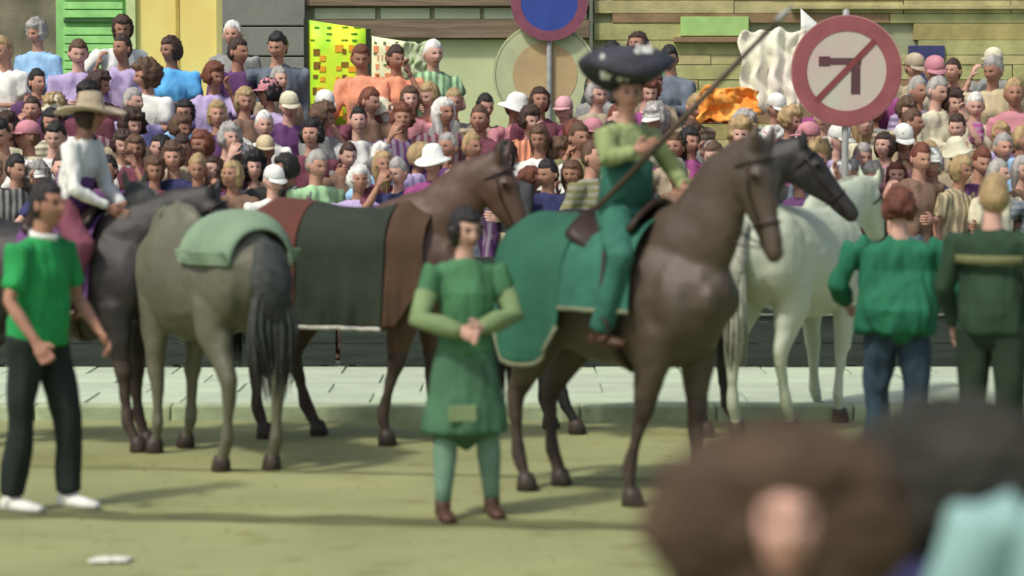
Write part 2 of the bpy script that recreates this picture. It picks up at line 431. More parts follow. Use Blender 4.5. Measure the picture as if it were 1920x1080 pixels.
src = layer(src, .45, .52, .72, (.78, .76, .66), 6, (1, 2.6, 1))
src = layer(src, 2.6, .60, .70, (.72, .68, .55), 5, (1, 2, 1))
n_.links.new(src, b_.inputs['Base Color'])
big_sheet('street', -150, 150, -60, 300, 0, asphalt)
# pavement of pale slabs in front of the stand, with a kerb; then a painted band of shade
PAVE = mat('pavement_stone', (.42,.51,.36), .9, .0, 2.2, .2, 50, rgb2=(.50,.59,.44), spec=.15)
PAVE2 = mat('pavement_stone_grey', (.38,.45,.34), .9, .0, 2.2, .2, 50, rgb2=(.46,.54,.41), spec=.15)
KERB = mat('kerb_stone', (.36,.43,.27), .9, .2, 5, .3, 40)
pv = boxobj('pavement', (-40, 18.25, -.2), (40, 60, .088), mat('pavement_joint', (.27,.34,.24), .95), kind='structure')
rng = random.Random(5)
def slabmesh(sx, sy, dz):
    bm = bmesh.new(); box(bm, (-sx / 2, -sy / 2, -.02), (sx / 2, sy / 2, dz), .006); return mesh_of(bm, 'slab')
sm = [slabmesh(.69, .69, .016 + .003 * k) for k in range(3)]
for m in sm: m.materials.append(PAVE)
for j in range(5):
    for i in range(-9, 10):
        o = bpy.data.objects.new('paving_slab', sm[rng.randrange(3)]); col.objects.link(o); o.parent = pv
        o.location = (i * .705 + (.35 if j % 2 else 0), 18.62 + j * .705, .088)
        o.material_slots[0].link = 'OBJECT'; o.material_slots[0].material = rng.choice([PAVE, PAVE2])
bm = bmesh.new(); box(bm, (-.495, 0, -.1), (.495, .24, .11), .015); kme = mesh_of(bm, 'kerb_stone'); kme.materials.append(KERB)
kb = empty('kerb', (0, 18.0, 0), kind='structure')
for i in range(-12, 13):
    o = bpy.data.objects.new('kerb_stone', kme); col.objects.link(o); o.parent = kb; o.location = (i * 1.0, 0, rng.uniform(-.004, .004))
# band of shade across the street, painted as a dark ragged strip
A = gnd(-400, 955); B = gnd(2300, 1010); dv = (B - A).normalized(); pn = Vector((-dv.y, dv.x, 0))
SHADE = mat('painted_shade', (.085,.088,.040), .95, .0, 3, .3, 30, rgb2=(.15,.155,.07), stretch=(1, 4, 1))
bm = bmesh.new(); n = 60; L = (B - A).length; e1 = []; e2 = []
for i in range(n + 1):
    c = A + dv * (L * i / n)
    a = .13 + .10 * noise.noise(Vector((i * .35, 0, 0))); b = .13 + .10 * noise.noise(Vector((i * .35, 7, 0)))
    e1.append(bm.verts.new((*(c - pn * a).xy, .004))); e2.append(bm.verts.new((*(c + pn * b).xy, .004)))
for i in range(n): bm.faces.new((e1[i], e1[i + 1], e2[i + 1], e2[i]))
prop(link('shade_band', mesh_of(bm), SHADE, smooth=False), kind='structure')
# second, fainter worn streak
A2 = gnd(-200, 868); B2 = gnd(1500, 905)
bm = bmesh.new(); e1 = []; e2 = []
for i in range(n + 1):
    c = A2.lerp(B2, i / n); a = .05 + .06 * noise.noise(Vector((i * .3, 3, 0)))
    e1.append(bm.verts.new((c.x, c.y - max(.01, a), .004))); e2.append(bm.verts.new((c.x, c.y + max(.01, a), .004)))
for i in range(n): bm.faces.new((e1[i], e1[i + 1], e2[i + 1], e2[i]))
prop(link('worn_streak', mesh_of(bm), mat('worn_dirt', (.19,.20,.09), .95, .2, 4, .2, 30), smooth=False), kind='structure')
# horse droppings / scuffed straw bits on the asphalt
bm = bmesh.new(); rg = random.Random(3)
for i in range(260):
    px, py = rg.uniform(-50, 1300), rg.uniform(800, 1075); g = gnd(px, py)
    s = rg.uniform(.003, .009); box(bm, g + Vector((-s, -s * .6, 0)), g + Vector((s, s * .6, s * .6)))
prop(link('litter', mesh_of(bm), mat('straw_bits', (.20,.19,.09), .95, .4, 30), smooth=False), kind='stuff',
     label='small scuffed straw bits strewn over the street')
g = gnd(205, 1054)
bm = bmesh.new(); nn = 8
V = [[bm.verts.new((g.x + (i / nn - .5) * .19 + .02 * j / nn, g.y + (j / nn - .5) * .13, .012 + .022 * abs(noise.noise(Vector((i * .5, j * .5, 2)))))) for i in range(nn + 1)] for j in range(nn + 1)]
for j in range(nn):
    for i in range(nn): bm.faces.new((V[j][i], V[j][i + 1], V[j + 1][i + 1], V[j + 1][i]))
o = link('paper_scrap', mesh_of(bm), mat('paper', (.7,.7,.62), .8)); o.modifiers.new('t', 'SOLIDIFY').thickness = .002
prop(o, 'crumpled white paper scrap lying on the street at lower left', 'litter')

# ------------------------------------------------------------------ building wall behind
WY = 28.6
def wz(py, Y=WY): return at(960, py, Y).z
def wx(px, Y=WY): return at(px, 200, Y).x
fac = boxobj('building', (-14, WY, 0), (14, WY + .5, 8.5), mat('wall_plaster', (.30,.31,.19), .92, .25, 2.5, .3, 30, rgb2=(.36,.40,.25)),
             label='tall plastered street building with coloured panels behind the whole crowd', cat='building')
def panel(name, x0, y0, x1, y1, m, proud=.05, Y=WY, parent=fac, bev=.006, label=None):
    a = at(x0, y1, Y); b = at(x1, y0, Y)
    o = boxobj(name, (a.x, Y - proud, a.z), (b.x, Y + .02, b.z), m, parent, bev)
    if label: o['label'] = label
    return o
panel('wall_panel', -120, -60, 108, 330, mat('panel_dark', (.17,.16,.11), .9, .3, 3, .3), .03, label='dark olive brown wall bay at the left')
GS = mat('shutter_green', (.30,.66,.22), .6, .15, 4, .1)
panel('shutter_frame', 110, -60, 243, 330, mat('shutter_frame_green', (.24,.52,.18), .7), .05)
for k in range(24):
    y0 = -60 + k * 16
    if k in (6,): continue
    panel('slat', 122, y0, 232, y0 + 13.5, GS, .085)
panel('slat', 122, 36, 232, 43, mat('shutter_dark_bar', (.03,.10,.03), .7), .10)
panel('pilaster', 243, -60, 256, 330, mat('trim_pale', (.50,.60,.30), .8), .12)
panel('door', 256, -60, 410, 330, mat('door_yellow', (.76,.60,.19), .7, .10, 1.5, .1, 20, rgb2=(.78,.72,.25)), .06, label='flat ochre yellow door panel')
for xx in (333,): panel('door_seam', xx, -60, xx + 4, 330, mat('seam', (.45,.34,.08), .8), .07)
panel('pilaster', 410, -60, 420, 330, mat('trim_ochre', (.42,.40,.16), .8), .12)
GP = mat('stone_grey', (.20,.205,.18), .9, .1, 3, .3, 30)
for k in range(7): panel('stone_block', 420, -60 + k * 56, 574, -60 + k * 56 + 53, GP, .20, bev=.012)
panel('lintel', 574, 38, 1104, 72, mat('beam_brown', (.19,.145,.10), .85, .25, 6, .3, 30, stretch=(.3, 1, 4)), .16)
panel('lintel', 574, -14, 1104, 12, mat('beam_brown', (.2,.15,.1)), .14)
for a, b in ((590, 704), (714, 806), (815, 900), (908, 1000), (1008, 1100)):
    panel('window_pane', a, 15, b, 36, mat('glass_pale_green', (.48,.60,.40), .25, .1, 3), .03)
panel('wall_panel', 820, 74, 1104, 330, mat('wall_sage', (.48,.54,.31), .9, .12, 1.2, .2, 30, rgb2=(.60,.66,.40)), .03, label='pale sage plaster bay behind the two central signs')
panel('drainpipe', 1104, -60, 1111, 330, mat('pipe_grey', (.16,.18,.14), .6), .16)
# upper windows, out of frame in the photograph's view
for i in range(8):
    x = -12 + i * 3.3
    f = boxobj('window', (x, WY - .04, 5.2), (x + 1.1, WY + .01, 7.0), mat('unseen_frame_wood', (.18,.14,.09), .7), fac, .01)  # unseen window, out of frame
    boxobj('unseen_pane', (x + .1, WY - .05, 5.3), (x + 1.0, WY - .035, 6.9), mat('unseen_glass_dark', (.05,.07,.07), .1), f)
# right half: courses of olive, brown and ochre stone
rg = random.Random(8)
CM = [mat('stone_ochre', (.36,.31,.13), .9, .2, 4, .35, 25), mat('stone_olive', (.38,.38,.17), .9, .2, 4, .35, 25), mat('stone_brown', (.25,.17,.095), .9, .25, 4, .35, 25),
      mat('stone_buff', (.42,.38,.19), .9, .2, 4, .35, 25)]
course = [(-58, 2), (-26, 0), (2, 3), (26, 2), (44, 0), (76, 1), (104, 3), (122, 1), (150, 2), (168, 1), (200, 2), (232, 0), (262, 3), (290, 2)]
for k, (y0, mi) in enumerate(course):
    y1 = course[k + 1][0] if k + 1 < len(course) else 320
    x = 1118 + (60 if k % 2 else 0) - 30
    while x < 2150:
        wd = rg.uniform(190, 330)
        a = max(x, 1114)
        if 1270 < a < 1400 and y0 >= 20 and y0 < 80: x += wd + 2; continue
        panel('stone_block', a, y0, x + wd, y1 - .8, CM[mi] if rg.random() < .8 else CM[rg.randrange(4)], .06 + rg.uniform(0, .025), bev=.005)
        x += wd + 1.2
panel('shutter', 1275, 32, 1402, 68, mat('shutter_leaf_green', (.34,.55,.19), .6), .12)
panel('window_sill', 1262, 70, 1414, 80, CM[2], .17)
wn = panel('window', 1702, 86, 1768, 158, mat('navy_shutter', (.045,.05,.14), .6), .12, label='small navy blue shuttered window')
# raised moulding strip
panel('moulding', 1480, 10, 2150, 18, CM[3], .15)

# ------------------------------------------------------------------ grandstand of plank tiers and low barrier
TY, TD, TH = 21.65, .46, .20
def tier(k): return TY + TD * k, .10 + TH * k
WOOD = mat('plank_wood', (.16,.12,.08), .85, .3, 5, .4, 30, stretch=(.4, 4, 4))
gs = empty('grandstand', (0, 23, 0), label='stepped timber stand that carries the packed rows of spectators', cat='grandstand')
def gbox(name, a, b, m, bev=.006):
    o = boxobj(name, a, b, m, None, bev); o.parent = gs; o.location = (0, -23, 0); return o
for k in range(1, 7):
    y, z = tier(k)
    spans = [(-5.6, 5.6)] if k < 4 else [(-5.6, -.35 if k == 5 else (-2.2 if k == 4 else -2.3)), (.8, 5.6)]
    for a, b in spans:
        for j in range(3): gbox('tread_plank', (a, y - .23 + j * .153, z - .04), (b, y - .23 + j * .153 + .145, z), WOOD)
        gbox('riser_board', (a, y - .235, z - TH), (b, y - .215, z - .045), WOOD)
        x = a + .05
        while x < b:
            gbox('post', (x, y - .15, .10), (x + .08, y - .07, z - .045), WOOD); x += 2.2
# low barrier: dark green boards with a pale top rail
BAR = mat('barrier_green', (.024,.034,.027), .7, .3, 5, .3, 30, stretch=(.4, 4, 4))
RAIL = mat('barrier_rail_pale', (.50,.52,.45), .7, .2, 9)
BL = ['beyond the far left edge', 'behind the handler in the green polo', 'behind the grey dun horse', 'behind the brown horse in rust red cloth',
      'behind the woman and the bay hindquarters', 'behind the dark bay horse', 'behind the white horse', 'beyond the far right edge']
for i in range(-4, 4):
    x0 = i * 1.5 + .02
    t = empty('barrier', (x0 + .75, 20.95, .105), group='low dark green barriers before the stand', cat='barrier',
              label='low barrier of dark green boards ' + BL[i + 4])
    for j in range(5): boxobj('board', (-.73, -.015, .02 + j * .185), (.73, .015, .02 + j * .185 + .18), BAR, t, .004)
    boxobj('rail', (-.74, -.04, .44), (.74, -.016, .462), mat('barrier_rail_dull', (.14,.15,.12), .7), t, .006)
    for xx in (-.66, .60): boxobj('post', (xx, .016, 0), (xx + .06, .07, .96), BAR, t, .004)

# ------------------------------------------------------------------ signs
def disc(name, c, r0, r1, m, parent, thick=.006, n=64, y=0):
    """ring or disc facing -y"""
    bm = bmesh.new(); G = []
    for yy in (y - thick, y):
        G.append(([bm.verts.new((r1 * math.cos(2 * math.pi * k / n), yy, r1 * math.sin(2 * math.pi * k / n))) for k in range(n)],
                  [bm.verts.new((max(r0, 1e-4) * math.cos(2 * math.pi * k / n), yy, max(r0, 1e-4) * math.sin(2 * math.pi * k / n))) for k in range(n)]))
    for k in range(n):
        q = (k + 1) % n
        bm.faces.new((G[0][0][k], G[0][0][q], G[0][1][q], G[0][1][k])); bm.faces.new((G[1][0][k], G[1][1][k], G[1][1][q], G[1][0][q]))
        bm.faces.new((G[0][0][k], G[1][0][k], G[1][0][q], G[0][0][q])); bm.faces.new((G[0][1][k], G[0][1][q], G[1][1][q], G[1][1][k]))
    bmesh.ops.recalc_face_normals(bm, faces=bm.faces)
    return link(name, mesh_of(bm), m, parent, smooth=False, loc=c)
def bar2(name, p, q, wd, m, parent, y0, y1, mi=0):
    p = Vector((p[0], 0, p[1])); q = Vector((q[0], 0, q[1])); d = (q - p).normalized(); nrm = Vector((-d.z, 0, d.x)) * wd / 2
    bm = bmesh.new(); vs = []
    for yy in (y0, y1):
        vs.append([bm.verts.new(v + Vector((0, yy, 0))) for v in (p - nrm, q - nrm, q + nrm, p + nrm)])
    a, b = vs
    bm.faces.new(a); bm.faces.new(b[::-1])
    for k in range(4): bm.faces.new((a[k], b[k], b[(k + 1) % 4], a[(k + 1) % 4]))
    bmesh.ops.recalc_face_normals(bm, faces=bm.faces)
    return link(name, mesh_of(bm), m, parent, smooth=False)
GALV = mat('galvanised', (.28,.29,.28), .45, .15, 12); 
SRED = mat('sign_red', (.27,.085,.095), .45, .12, 5); SWH = mat('sign_white', (.52,.38,.37), .5, .10, 3, rgb2=(.47,.47,.38)); SBK = mat('sign_black', (.10,.045,.055), .5)
SY = 21.2
c = at(1587, 133, SY); r = 102 / F * SY
sg = empty('road_sign', (c.x, SY, .105), label='round no left turn sign with red ring and struck black arrow above the crowd', cat='road sign')
zc = c.z - .105
disc('face', (0, 0, zc), 0, r * .80, SWH, sg, .006, y=-.002); disc('ring', (0, 0, zc), r * .73, r, SRED, sg, .008, y=-.006)
disc('back_plate', (0, 0, zc), 0, r * .99, GALV, sg, .003, y=.004); disc('rim', (0, 0, zc), r * .985, r * 1.02, mat('sign_rim', (.45,.22,.22), .5), sg, .012, y=.004)
u = r / 102
def sp2(px, py): return ((px - 1587) * u, zc + (133 - py) * u)
bar2('arrow_stem', sp2(1604, 176), sp2(1604, 112), 17 * u, SBK, sg, -.013, -.009)
bar2('arrow_shaft', sp2(1614, 115), sp2(1548, 115), 12 * u, SBK, sg, -.0135, -.0085)
bar2('arrow_head', sp2(1535, 115), sp2(1556, 115), 18 * u, SBK, sg, -.0125, -.008)
bar2('slash', sp2(1640, 76), sp2(1530, 190), 11 * u, mat('sign_slash', (.20,.05,.055), .5), sg, -.0155, -.0136)
tubeobj('pole', [(0, .04, 0), (0, .04, zc + r + .05)], .03, GALV, sg, 12)
for dz in (-.12, .12): boxobj('bracket', (-.07, .005, zc + dz - .015), (.07, .08, zc + dz + .015), GALV, sg)
# second post: blue no parking roundel on top, blank orange centred disc below
SY2 = 27.6
c = at(1030, 4, SY2); c2 = at(1022, 140, SY2); r1 = 72 / F * SY2; r2 = 98 / F * SY2
s2 = empty('road_sign', (c.x, SY2, .105), label='blue roundel with dull red ring on a post behind the middle of the crowd', cat='road sign')
disc('face', (0, 0, c.z - .105), 0, r1 * .78, mat('sign_blue', (.035,.07,.30), .5, .1, 4), s2, .006, y=-.002)
disc('ring', (0, 0, c.z - .105), r1 * .74, r1, mat('sign_ring_dull', (.22,.07,.11), .5), s2, .008, y=-.006)
tubeobj('pole', [(0, .045, 0), (0, .045, c.z + .3)], .03, GALV, s2, 12)
s3 = empty('notice_disc', (c2.x, SY2 + .10, c2.z), label='large pale round notice with orange middle under the blue roundel', cat='sign')
disc('face', (0, 0, 0), 0, r2 * .95, mat('notice_pale', (.46,.50,.30), .7, .12, 3), s3, .008, y=.0)
disc('centre', (0, 0, 0), 0, r2 * .62, mat('notice_orange', (.46,.34,.18), .7, .12, 3), s3, .004, y=-.009)
disc('rim', (0, 0, 0), r2 * .94, r2, mat('notice_rim', (.44,.48,.28), .6), s3, .012, y=.004)

# ------------------------------------------------------------------ neon boards and hung cloths
def quadsheet(name, pts, m, thick, nx=14, ny=14, amp=0, sc=3, parent=None, seed=0, **k):
    """pts: four world corners (top-left, top-right, bottom-right, bottom-left)"""
    tl, tr, br, bl = [Vector(p) for p in pts]
    bm = bmesh.new(); V = []
    for j in range(ny + 1):
        V.append([])
        for i in range(nx + 1):
            s, t = i / nx, j / ny
            p = tl.lerp(tr, s).lerp(bl.lerp(br, s), t)
            p.y += amp * noise.noise(Vector((s * sc * 2 + seed, t * sc * .6, seed)))
            p.z += amp * .4 * noise.noise(Vector((s * sc, 5 + seed, 0))) * t
            V[-1].append(bm.verts.new(p))
    for j in range(ny):
        for i in range(nx): bm.faces.new((V[j][i], V[j][i + 1], V[j + 1][i + 1], V[j + 1][i]))
    o = link(name, mesh_of(bm), m, parent); o.modifiers.new('t', 'SOLIDIFY').thickness = thick
    return prop(o, **k)
BY = 24.6
def B(px, py, Y=BY): return at(px, py, Y)
NEON = mat('board_neon', (.42,.95,.05), .5, .05, 2.6, rgb2=(.95,.95,.05), stretch=(1.5, 1, 1))
nb = quadsheet('notice_board', [B(578, 38), B(686, 54), B(686, 238), B(578, 238)], NEON, .02, 4, 4, 0,
               label='neon yellow green board with rows of small dark marks above the crowd', cat='sign board')
rg = random.Random(21)
MK = [mat('ink_brown', (.25,.14,.02), .7), mat('ink_orange', (.85,.40,.03), .7), mat('ink_green', (.10,.30,.03), .7)]
def marks(name, parent, xs, ys, wd, ht, m, jit, Y=BY, prob=.85):
    for x in xs:
        for y in ys:
            if rg.random() > prob: continue
            a = rg.uniform(.5, 1); b = rg.uniform(.45, 1); xx = x + rg.uniform(-jit, jit)
            p = B(xx, y + ht * b, Y); q = B(xx + wd * a, y, Y)
            bm = bmesh.new(); box(bm, (p.x, Y - .027, p.z), (q.x, Y - .022, q.z)); link(name, mesh_of(bm), m, parent, smooth=False)
marks('print_mark', nb, (588, 642, 664), range(92, 232, 24), 14, 15, MK[0], 3)
marks('print_mark', nb, (598, 628, 654), range(84, 205, 20), 15, 14, MK[1], 3)
marks('print_mark', nb, (586, 612, 640, 662), range(50, 80, 12), 14, 4, MK[2], 4)
a = B(571, 238); b = B(578, 34); boxobj('edge_post', (a.x, BY - .04, .9), (b.x, BY + .03, b.z), mat('post_dark', (.02,.03,.015), .6), nb)
a = B(687, 238); b = B(695, 54); boxobj('edge_post', (a.x, BY - .03, .9), (b.x, BY + .03, b.z), mat('post_dark', (.02,.03,.015), .6), nb)
CRM = mat('board_cream', (.86,.88,.55), .7, .06, 6)
nc = quadsheet('notice_board', [B(697, 68), B(762, 78), B(770, 232), B(697, 240)], CRM, .02, 8, 8, .02,
               label='cream board with salmon patches right of the neon yellow board', cat='sign board')
marks('print_mark', nc, (704, 724, 742), range(86, 175, 17), 13, 13, mat('ink_salmon', (.80,.33,.16), .7), 4)
marks('print_mark', nc, (702, 720, 744), range(78, 170, 21), 8, 5, mat('ink_olive', (.15,.2,.06), .7), 4)
# small leafy paper fringe to the right
def cloth_thing(name, px, py, w_, h_, Y, m, label, cat, seed=0, amp=.07, rot=0):
    """hanging or waved cloth, irregular"""
    bm = bmesh.new(); nx, ny = 22, 18; V = []
    for j in range(ny + 1):
        V.append([])
        for i in range(nx + 1):
            s, t = i / nx - .5, j / ny - .5
            e = 1 + .18 * noise.noise(Vector((s * 4 + seed, t * 4, 3)))
            q = at(px + w_ * s * e + h_ * .12 * noise.noise(Vector((t * 5, seed, 1))), py + h_ * t * e + w_ * .10 * noise.noise(Vector((s * 5, seed, 9))), Y)
            q.y += amp * noise.noise(Vector((s * 7 + seed, t * 2.2, 0))) + amp * .4 * noise.noise(Vector((s * 15 + seed, t * 7, 0)))
            V[-1].append(bm.verts.new(q))
    for j in range(ny):
        for i in range(nx): bm.faces.new((V[j][i], V[j][i + 1], V[j + 1][i + 1], V[j + 1][i]))
    o = link(name, mesh_of(bm), m); o.modifiers.new('t', 'SOLIDIFY').thickness = .006
    return prop(o, label, cat)
cloth_thing('banner', 778, 118, 56, 78, 24.3, mat('cloth_fringe', (.70,.74,.55), .85, .4, 14, rgb2=(.3,.42,.2)), 'small pale green ragged banner right of the cream board', 'banner', 4, .06)
cloth_thing('flag', 1447, 132, 118, 150, 23.35, mat('cloth_flag_white', (.80,.72,.66), .8, .0, 3, .3, 12, rgb2=(.86,.88,.66)), 'big white rumpled flag held up left of the no left turn sign', 'flag', 1, .10)
cloth_thing('flag', 1366, 196, 112, 62, 22.75, mat('cloth_flag_orange', (.85,.24,.03), .8, .0, 7, .4, 14, rgb2=(.98,.52,.12)), 'bright orange crumpled flag under the slanting lance', 'flag', 7, .10)
cloth_thing('flag', 1340, 205, 60, 50, 22.85, mat('cloth_flag_redorange', (.62,.10,.03), .8, .0, 7, .4, 14, rgb2=(.80,.26,.05)), 'small red orange flag hanging behind the bright orange flag', 'flag', 12, .08)
tubeobj('stick', [Vector(at(1412, 60, 23.45)), Vector(at(1402, 290, 23.4))], .012, WOOD, None, label='thin stick carrying the big white rumpled flag', cat='flag stick')
for (q0, q1, q2), nm, lb in (((( 1502, 16), (1560, 70), (1500, 92)), 'pennant', 'white triangular pennant above the no left turn sign'),):
    bm = bmesh.new(); a, b, c_ = [at(x, y, 23.7) for x, y in (q0, q1, q2)]
    n = 8; V = []
    for i in range(n + 1):
        for j in range(n + 1 - i):
            p = a + (b - a) * (i / n) + (c_ - a) * (j / n); p.y += .04 * noise.noise(p * 6); V.append(((i, j), bm.verts.new(p)))
    D = dict(V)
    for i in range(n):
        for j in range(n - i):
            bm.faces.new((D[i, j], D[i + 1, j], D[i, j + 1]))
            if i + j < n - 1: bm.faces.new((D[i + 1, j], D[i + 1, j + 1], D[i, j + 1]))
    o = link(nm, mesh_of(bm), C('white')); o.modifiers.new('t', 'SOLIDIFY').thickness = .005; prop(o, lb, 'pennant')
# ================================================================== HORSES (face +x, left = +y, withers 1.6 m)
def coat(name, rgb, rgb2, rough=.55):
    mid = tuple((a + b) / 2 for a, b in zip(rgb, rgb2)); m = mat(name, tuple(a * .6 + c * .4 for a, c in zip(rgb, mid)), rough - .1, .2, 1.6, .25, 140, rgb2=tuple(a * .6 + c * .4 for a, c in zip(rgb2, mid)), spec=.5); return m
def horse(name, loc, rot, coatm, manem, label, neck=((.62, 1.50), (.80, 1.76), (.98, 1.93)), head=(.20, -.52), legs=None, sc=1.0, lowerm=None, tailw=1.0, side=1, headturn=0):
    """neck: (x,z) of neck mid points and poll; head: vector poll->muzzle; legs: dict of foot x-shifts FL FR HL HR (and lift)"""
    legs = legs or {}
    bm = bmesh.new()
    Y = (0, 1, 0)
    loft(bm, [(-.83, 0, 1.26), (-.76, 0, 1.25), (-.60, 0, 1.22), (-.38, 0, 1.20), (-.1, 0, 1.145), (.18, 0, 1.125), (.42, 0, 1.16), (.60, 0, 1.20), (.73, 0, 1.22), (.80, 0, 1.22)],
         [(.09, .12), (.20, .23), (.275, .335), (.29, .355), (.295, .375), (.285, .39), (.255, .385), (.22, .31), (.15, .20), (.06, .1)], 22, side=Y)
    ell(bm, (.34, 0, 1.49), (.26, .085, .13)); ell(bm, (-.52, 0, 1.42), (.26, .17, .16))
    for s in (-1, 1):
        ell(bm, (-.55, s * .15, 1.20), (.25, .14, .30)); ell(bm, (.52, s * .13, 1.15), (.17, .12, .26)); ell(bm, (.72, s * .075, 1.17), (.09, .085, .12))
    P0, P1, P2 = [Vector((x, 0, z)) for x, z in neck]
    W = Vector((.44, 0, 1.34))
    crest = (P2 - P1)
    loft(bm, [(.38, 0, 1.30), W.lerp(P0, .5), P0, P0.lerp(P1, .5), P1, P1.lerp(P2, .55), P2 + crest * .12],
         [(.17, .30), (.155, .30), (.125, .245), (.108, .205), (.092, .17), (.08, .135), (.065, .10)], 20, side=Y)
    hd = Vector((head[0], 0, head[1])).normalized(); HL_ = .60
    hn = Vector((-hd.z, 0, hd.x)) * (-1)            # towards jaw (throat side)
    if hn.x > 0: hn = -hn
    hp = lambda t, o=0: P2 + hd * (t * HL_) + hn * o
    k0 = len(bm.verts)
    loft(bm, [hp(-.06, .0), hp(.05, .02), hp(.22, .055), hp(.42, .045), hp(.62, .03), hp(.80, .02), hp(.93, .018), hp(1.0, .02)],
         [(.055, .06), (.088, .10), (.10, .145), (.082, .115), (.06, .083), (.050, .066), (.052, .06), (.038, .045)], 18, side=Y)
    for s in (-1, 1):
        ell(bm, hp(.26, .085) + Vector((0, s * .045, 0)), (.085, .045, .085))
        ell(bm, hp(.24, -.03) + Vector((0, s * .078, 0)), (.04, .028, .028))
        ell(bm, hp(.94, .0) + Vector((0, s * .030, 0)), (.03, .02, .025))
        e0 = hp(.0, -.04) + Vector((0, s * .05, 0)); ed = (-hd * .8 - hn * .35 + Vector((0, s * .25, .3))).normalized()
        loft(bm, [e0 - ed * .03, e0 + ed * .04, e0 + ed * .10, e0 + ed * .155], [(.026, .02), (.036, .024), (.028, .018), (.006, .006)], 10, side=Y)
    hooves = []
    def leg(side_, dx, lift, front):
        s = side_ * .155
        if front:
            J = [(.50, s * .8, 1.20), (.44, s, .98), (.455, s * .98, .80), (.465, s * .95, .60), (.468, s * .93, .535), (.46, s * .92, .47), (.455, s * .92, .32), (.455, s * .92, .20), (.495, s * .92, .105), (.51, s * .92, .06)]
            RR = [(.09, .18), (.10, .155), (.084, .115), (.060, .070), (.058, .062), (.042, .046), (.031, .037), (.042, .046), (.034, .038), (.045, .045)]
            kz, top = .535, 1.05
        else:
            J = [(-.56, s * .8, 1.22), (-.46, s * 1.05, 1.02), (-.50, s * 1.05, .84), (-.60, s, .68), (-.675, s * .95, .57), (-.68, s * .92, .48), (-.665, s * .92, .33), (-.655, s * .92, .21), (-.61, s * .92, .11), (-.595, s * .92, .06)]
            RR = [(.12, .25), (.125, .22), (.105, .155), (.066, .090), (.052, .070), (.042, .052), (.033, .04), (.043, .047), (.035, .04), (.046, .046)]
            kz, top = .57, 1.10
        Q = []
        for x, y, z in J:
            t = max(0, min(1, (top - z) / (top - .06)))
            xx = x + dx * t; zz = z
            if lift:
                if z < kz: # fold below knee / hock backwards
                    d = kz - z; xx = x + dx * ((top - kz) / top) - d * math.sin(lift) ; zz = kz + .02 - d * math.cos(lift)
                zz += .03 * t
            Q.append(Vector((xx, y, zz)))
        loft(bm, Q, RR, 14, side=Y)
        hooves.append((Q[-1], lift))
    for k, s, f in (('FL', 1, True), ('FR', -1, True), ('HL', 1, False), ('HR', -1, False)):
        v = legs.get(k, 0); dx, lf = v if isinstance(v, tuple) else (v, 0)
        leg(s, dx, lf, f)
    body = remesh(bm, .019, 4, 'horse_body')
    nrm_ = [v.normal.copy() for v in body.vertices]
    for v, vn in zip(body.vertices, nrm_):      # muscle and vein relief
        p = v.co.copy(); v.co = p + vn * (.009 * noise.noise(p * 5.5) + .005 * noise.noise(p * 12) + .002 * noise.noise(p * 27))
    h = link(name, body, coatm, None, loc, rot, sc)
    prop(h, label, 'horse', 'horses led in the street procession')
    if lowerm:
        body.materials.append(lowerm)
        for p in body.polygons:
            if p.center.z < .62: p.material_index = 1
    for q, lf in hooves:
        bm = bmesh.new()
        M = Matrix.Rotation(lf, 4, 'Y') if lf else Matrix.Identity(4)
        base = [Vector((.015, 0, -.055)), Vector((.005, 0, 0)), Vector((0, 0, .035))]
        loft(bm, [q + M @ b for b in base], [(.062, .068), (.055, .058), (.046, .046)], 14, side=(0, 1, 0))
        link('hoof', mesh_of(bm), HOOF, h)
    # eyes
    for s in (-1, 1):
        bm = bmesh.new(); ell(bm, hp(.24, -.03) + Vector((0, s * .098, 0)), (.018, .012, .018), None, 10); link('eye', mesh_of(bm), mat('horse_eye', (.01,.008,.006), .1), h)
    # mane
    bm = bmesh.new(); rg = random.Random(len(label))
    cps = [Vector((.36, 0, 1.60)), None, None, None, None]
    pts = [(.36, 1.60)]
    path = [W.lerp(P0, .2) , P0, P0.lerp(P1, .5), P1, P1.lerp(P2, .55), P2]
    rr = [.29, .245, .205, .17, .135, .10]
    crest_pts = []
    for i, p in enumerate(path):
        a = path[max(0, i - 1)]; b = path[min(len(path) - 1, i + 1)]; t = (b - a).normalized(); nn = Vector((-t.z, 0, t.x))
        crest_pts.append(p + nn * (rr[i] - .012))
    for i in range(190):
        f = rg.random() * (len(crest_pts) - 1.001); k = int(f); c = crest_pts[k].lerp(crest_pts[k + 1], f - k)
        L = rg.uniform(.14, .26); s = side
        y0 = s * .01; 
        pts = [c + Vector((0, y0 - s * .02, -.01)), c + Vector((rg.uniform(-.01, .01), s * .045, .005)), c + Vector((rg.uniform(-.04, .01), s * rg.uniform(.10, .12), -L * .45)), c + Vector((rg.uniform(-.08, .0), s * rg.uniform(.11, .145), -L))]
        loft(bm, pts, [.012, .011, .008, .002], 5)
    link('mane', mesh_of(bm), manem, h)
    # tail
    bm = bmesh.new()
    loft(bm, [(-.80, 0, 1.42), (-.88, 0, 1.38), (-.93, 0, 1.2), (-.95, 0, .95)], [(.035, .035), (.05 * tailw, .045), (.075 * tailw, .06), (.06 * tailw, .05)], 10, side=(0, 1, 0))
    for i in range(130):
        a = rg.uniform(-1, 1) * tailw; b = rg.uniform(-1, 1); e = rg.uniform(.45, .78)
        loft(bm, [(-.86, a * .02, 1.38), (-.93 + b * .02, a * .055, 1.15), (-.96 + b * .04, a * .085, .9), (-.95 + b * .06, a * .06 + rg.uniform(-.02, .02), e)], [.010, .012, .010, .002], 5)
    link('tail', mesh_of(bm), manem, h)
    # bridle
    bm = bmesh.new()
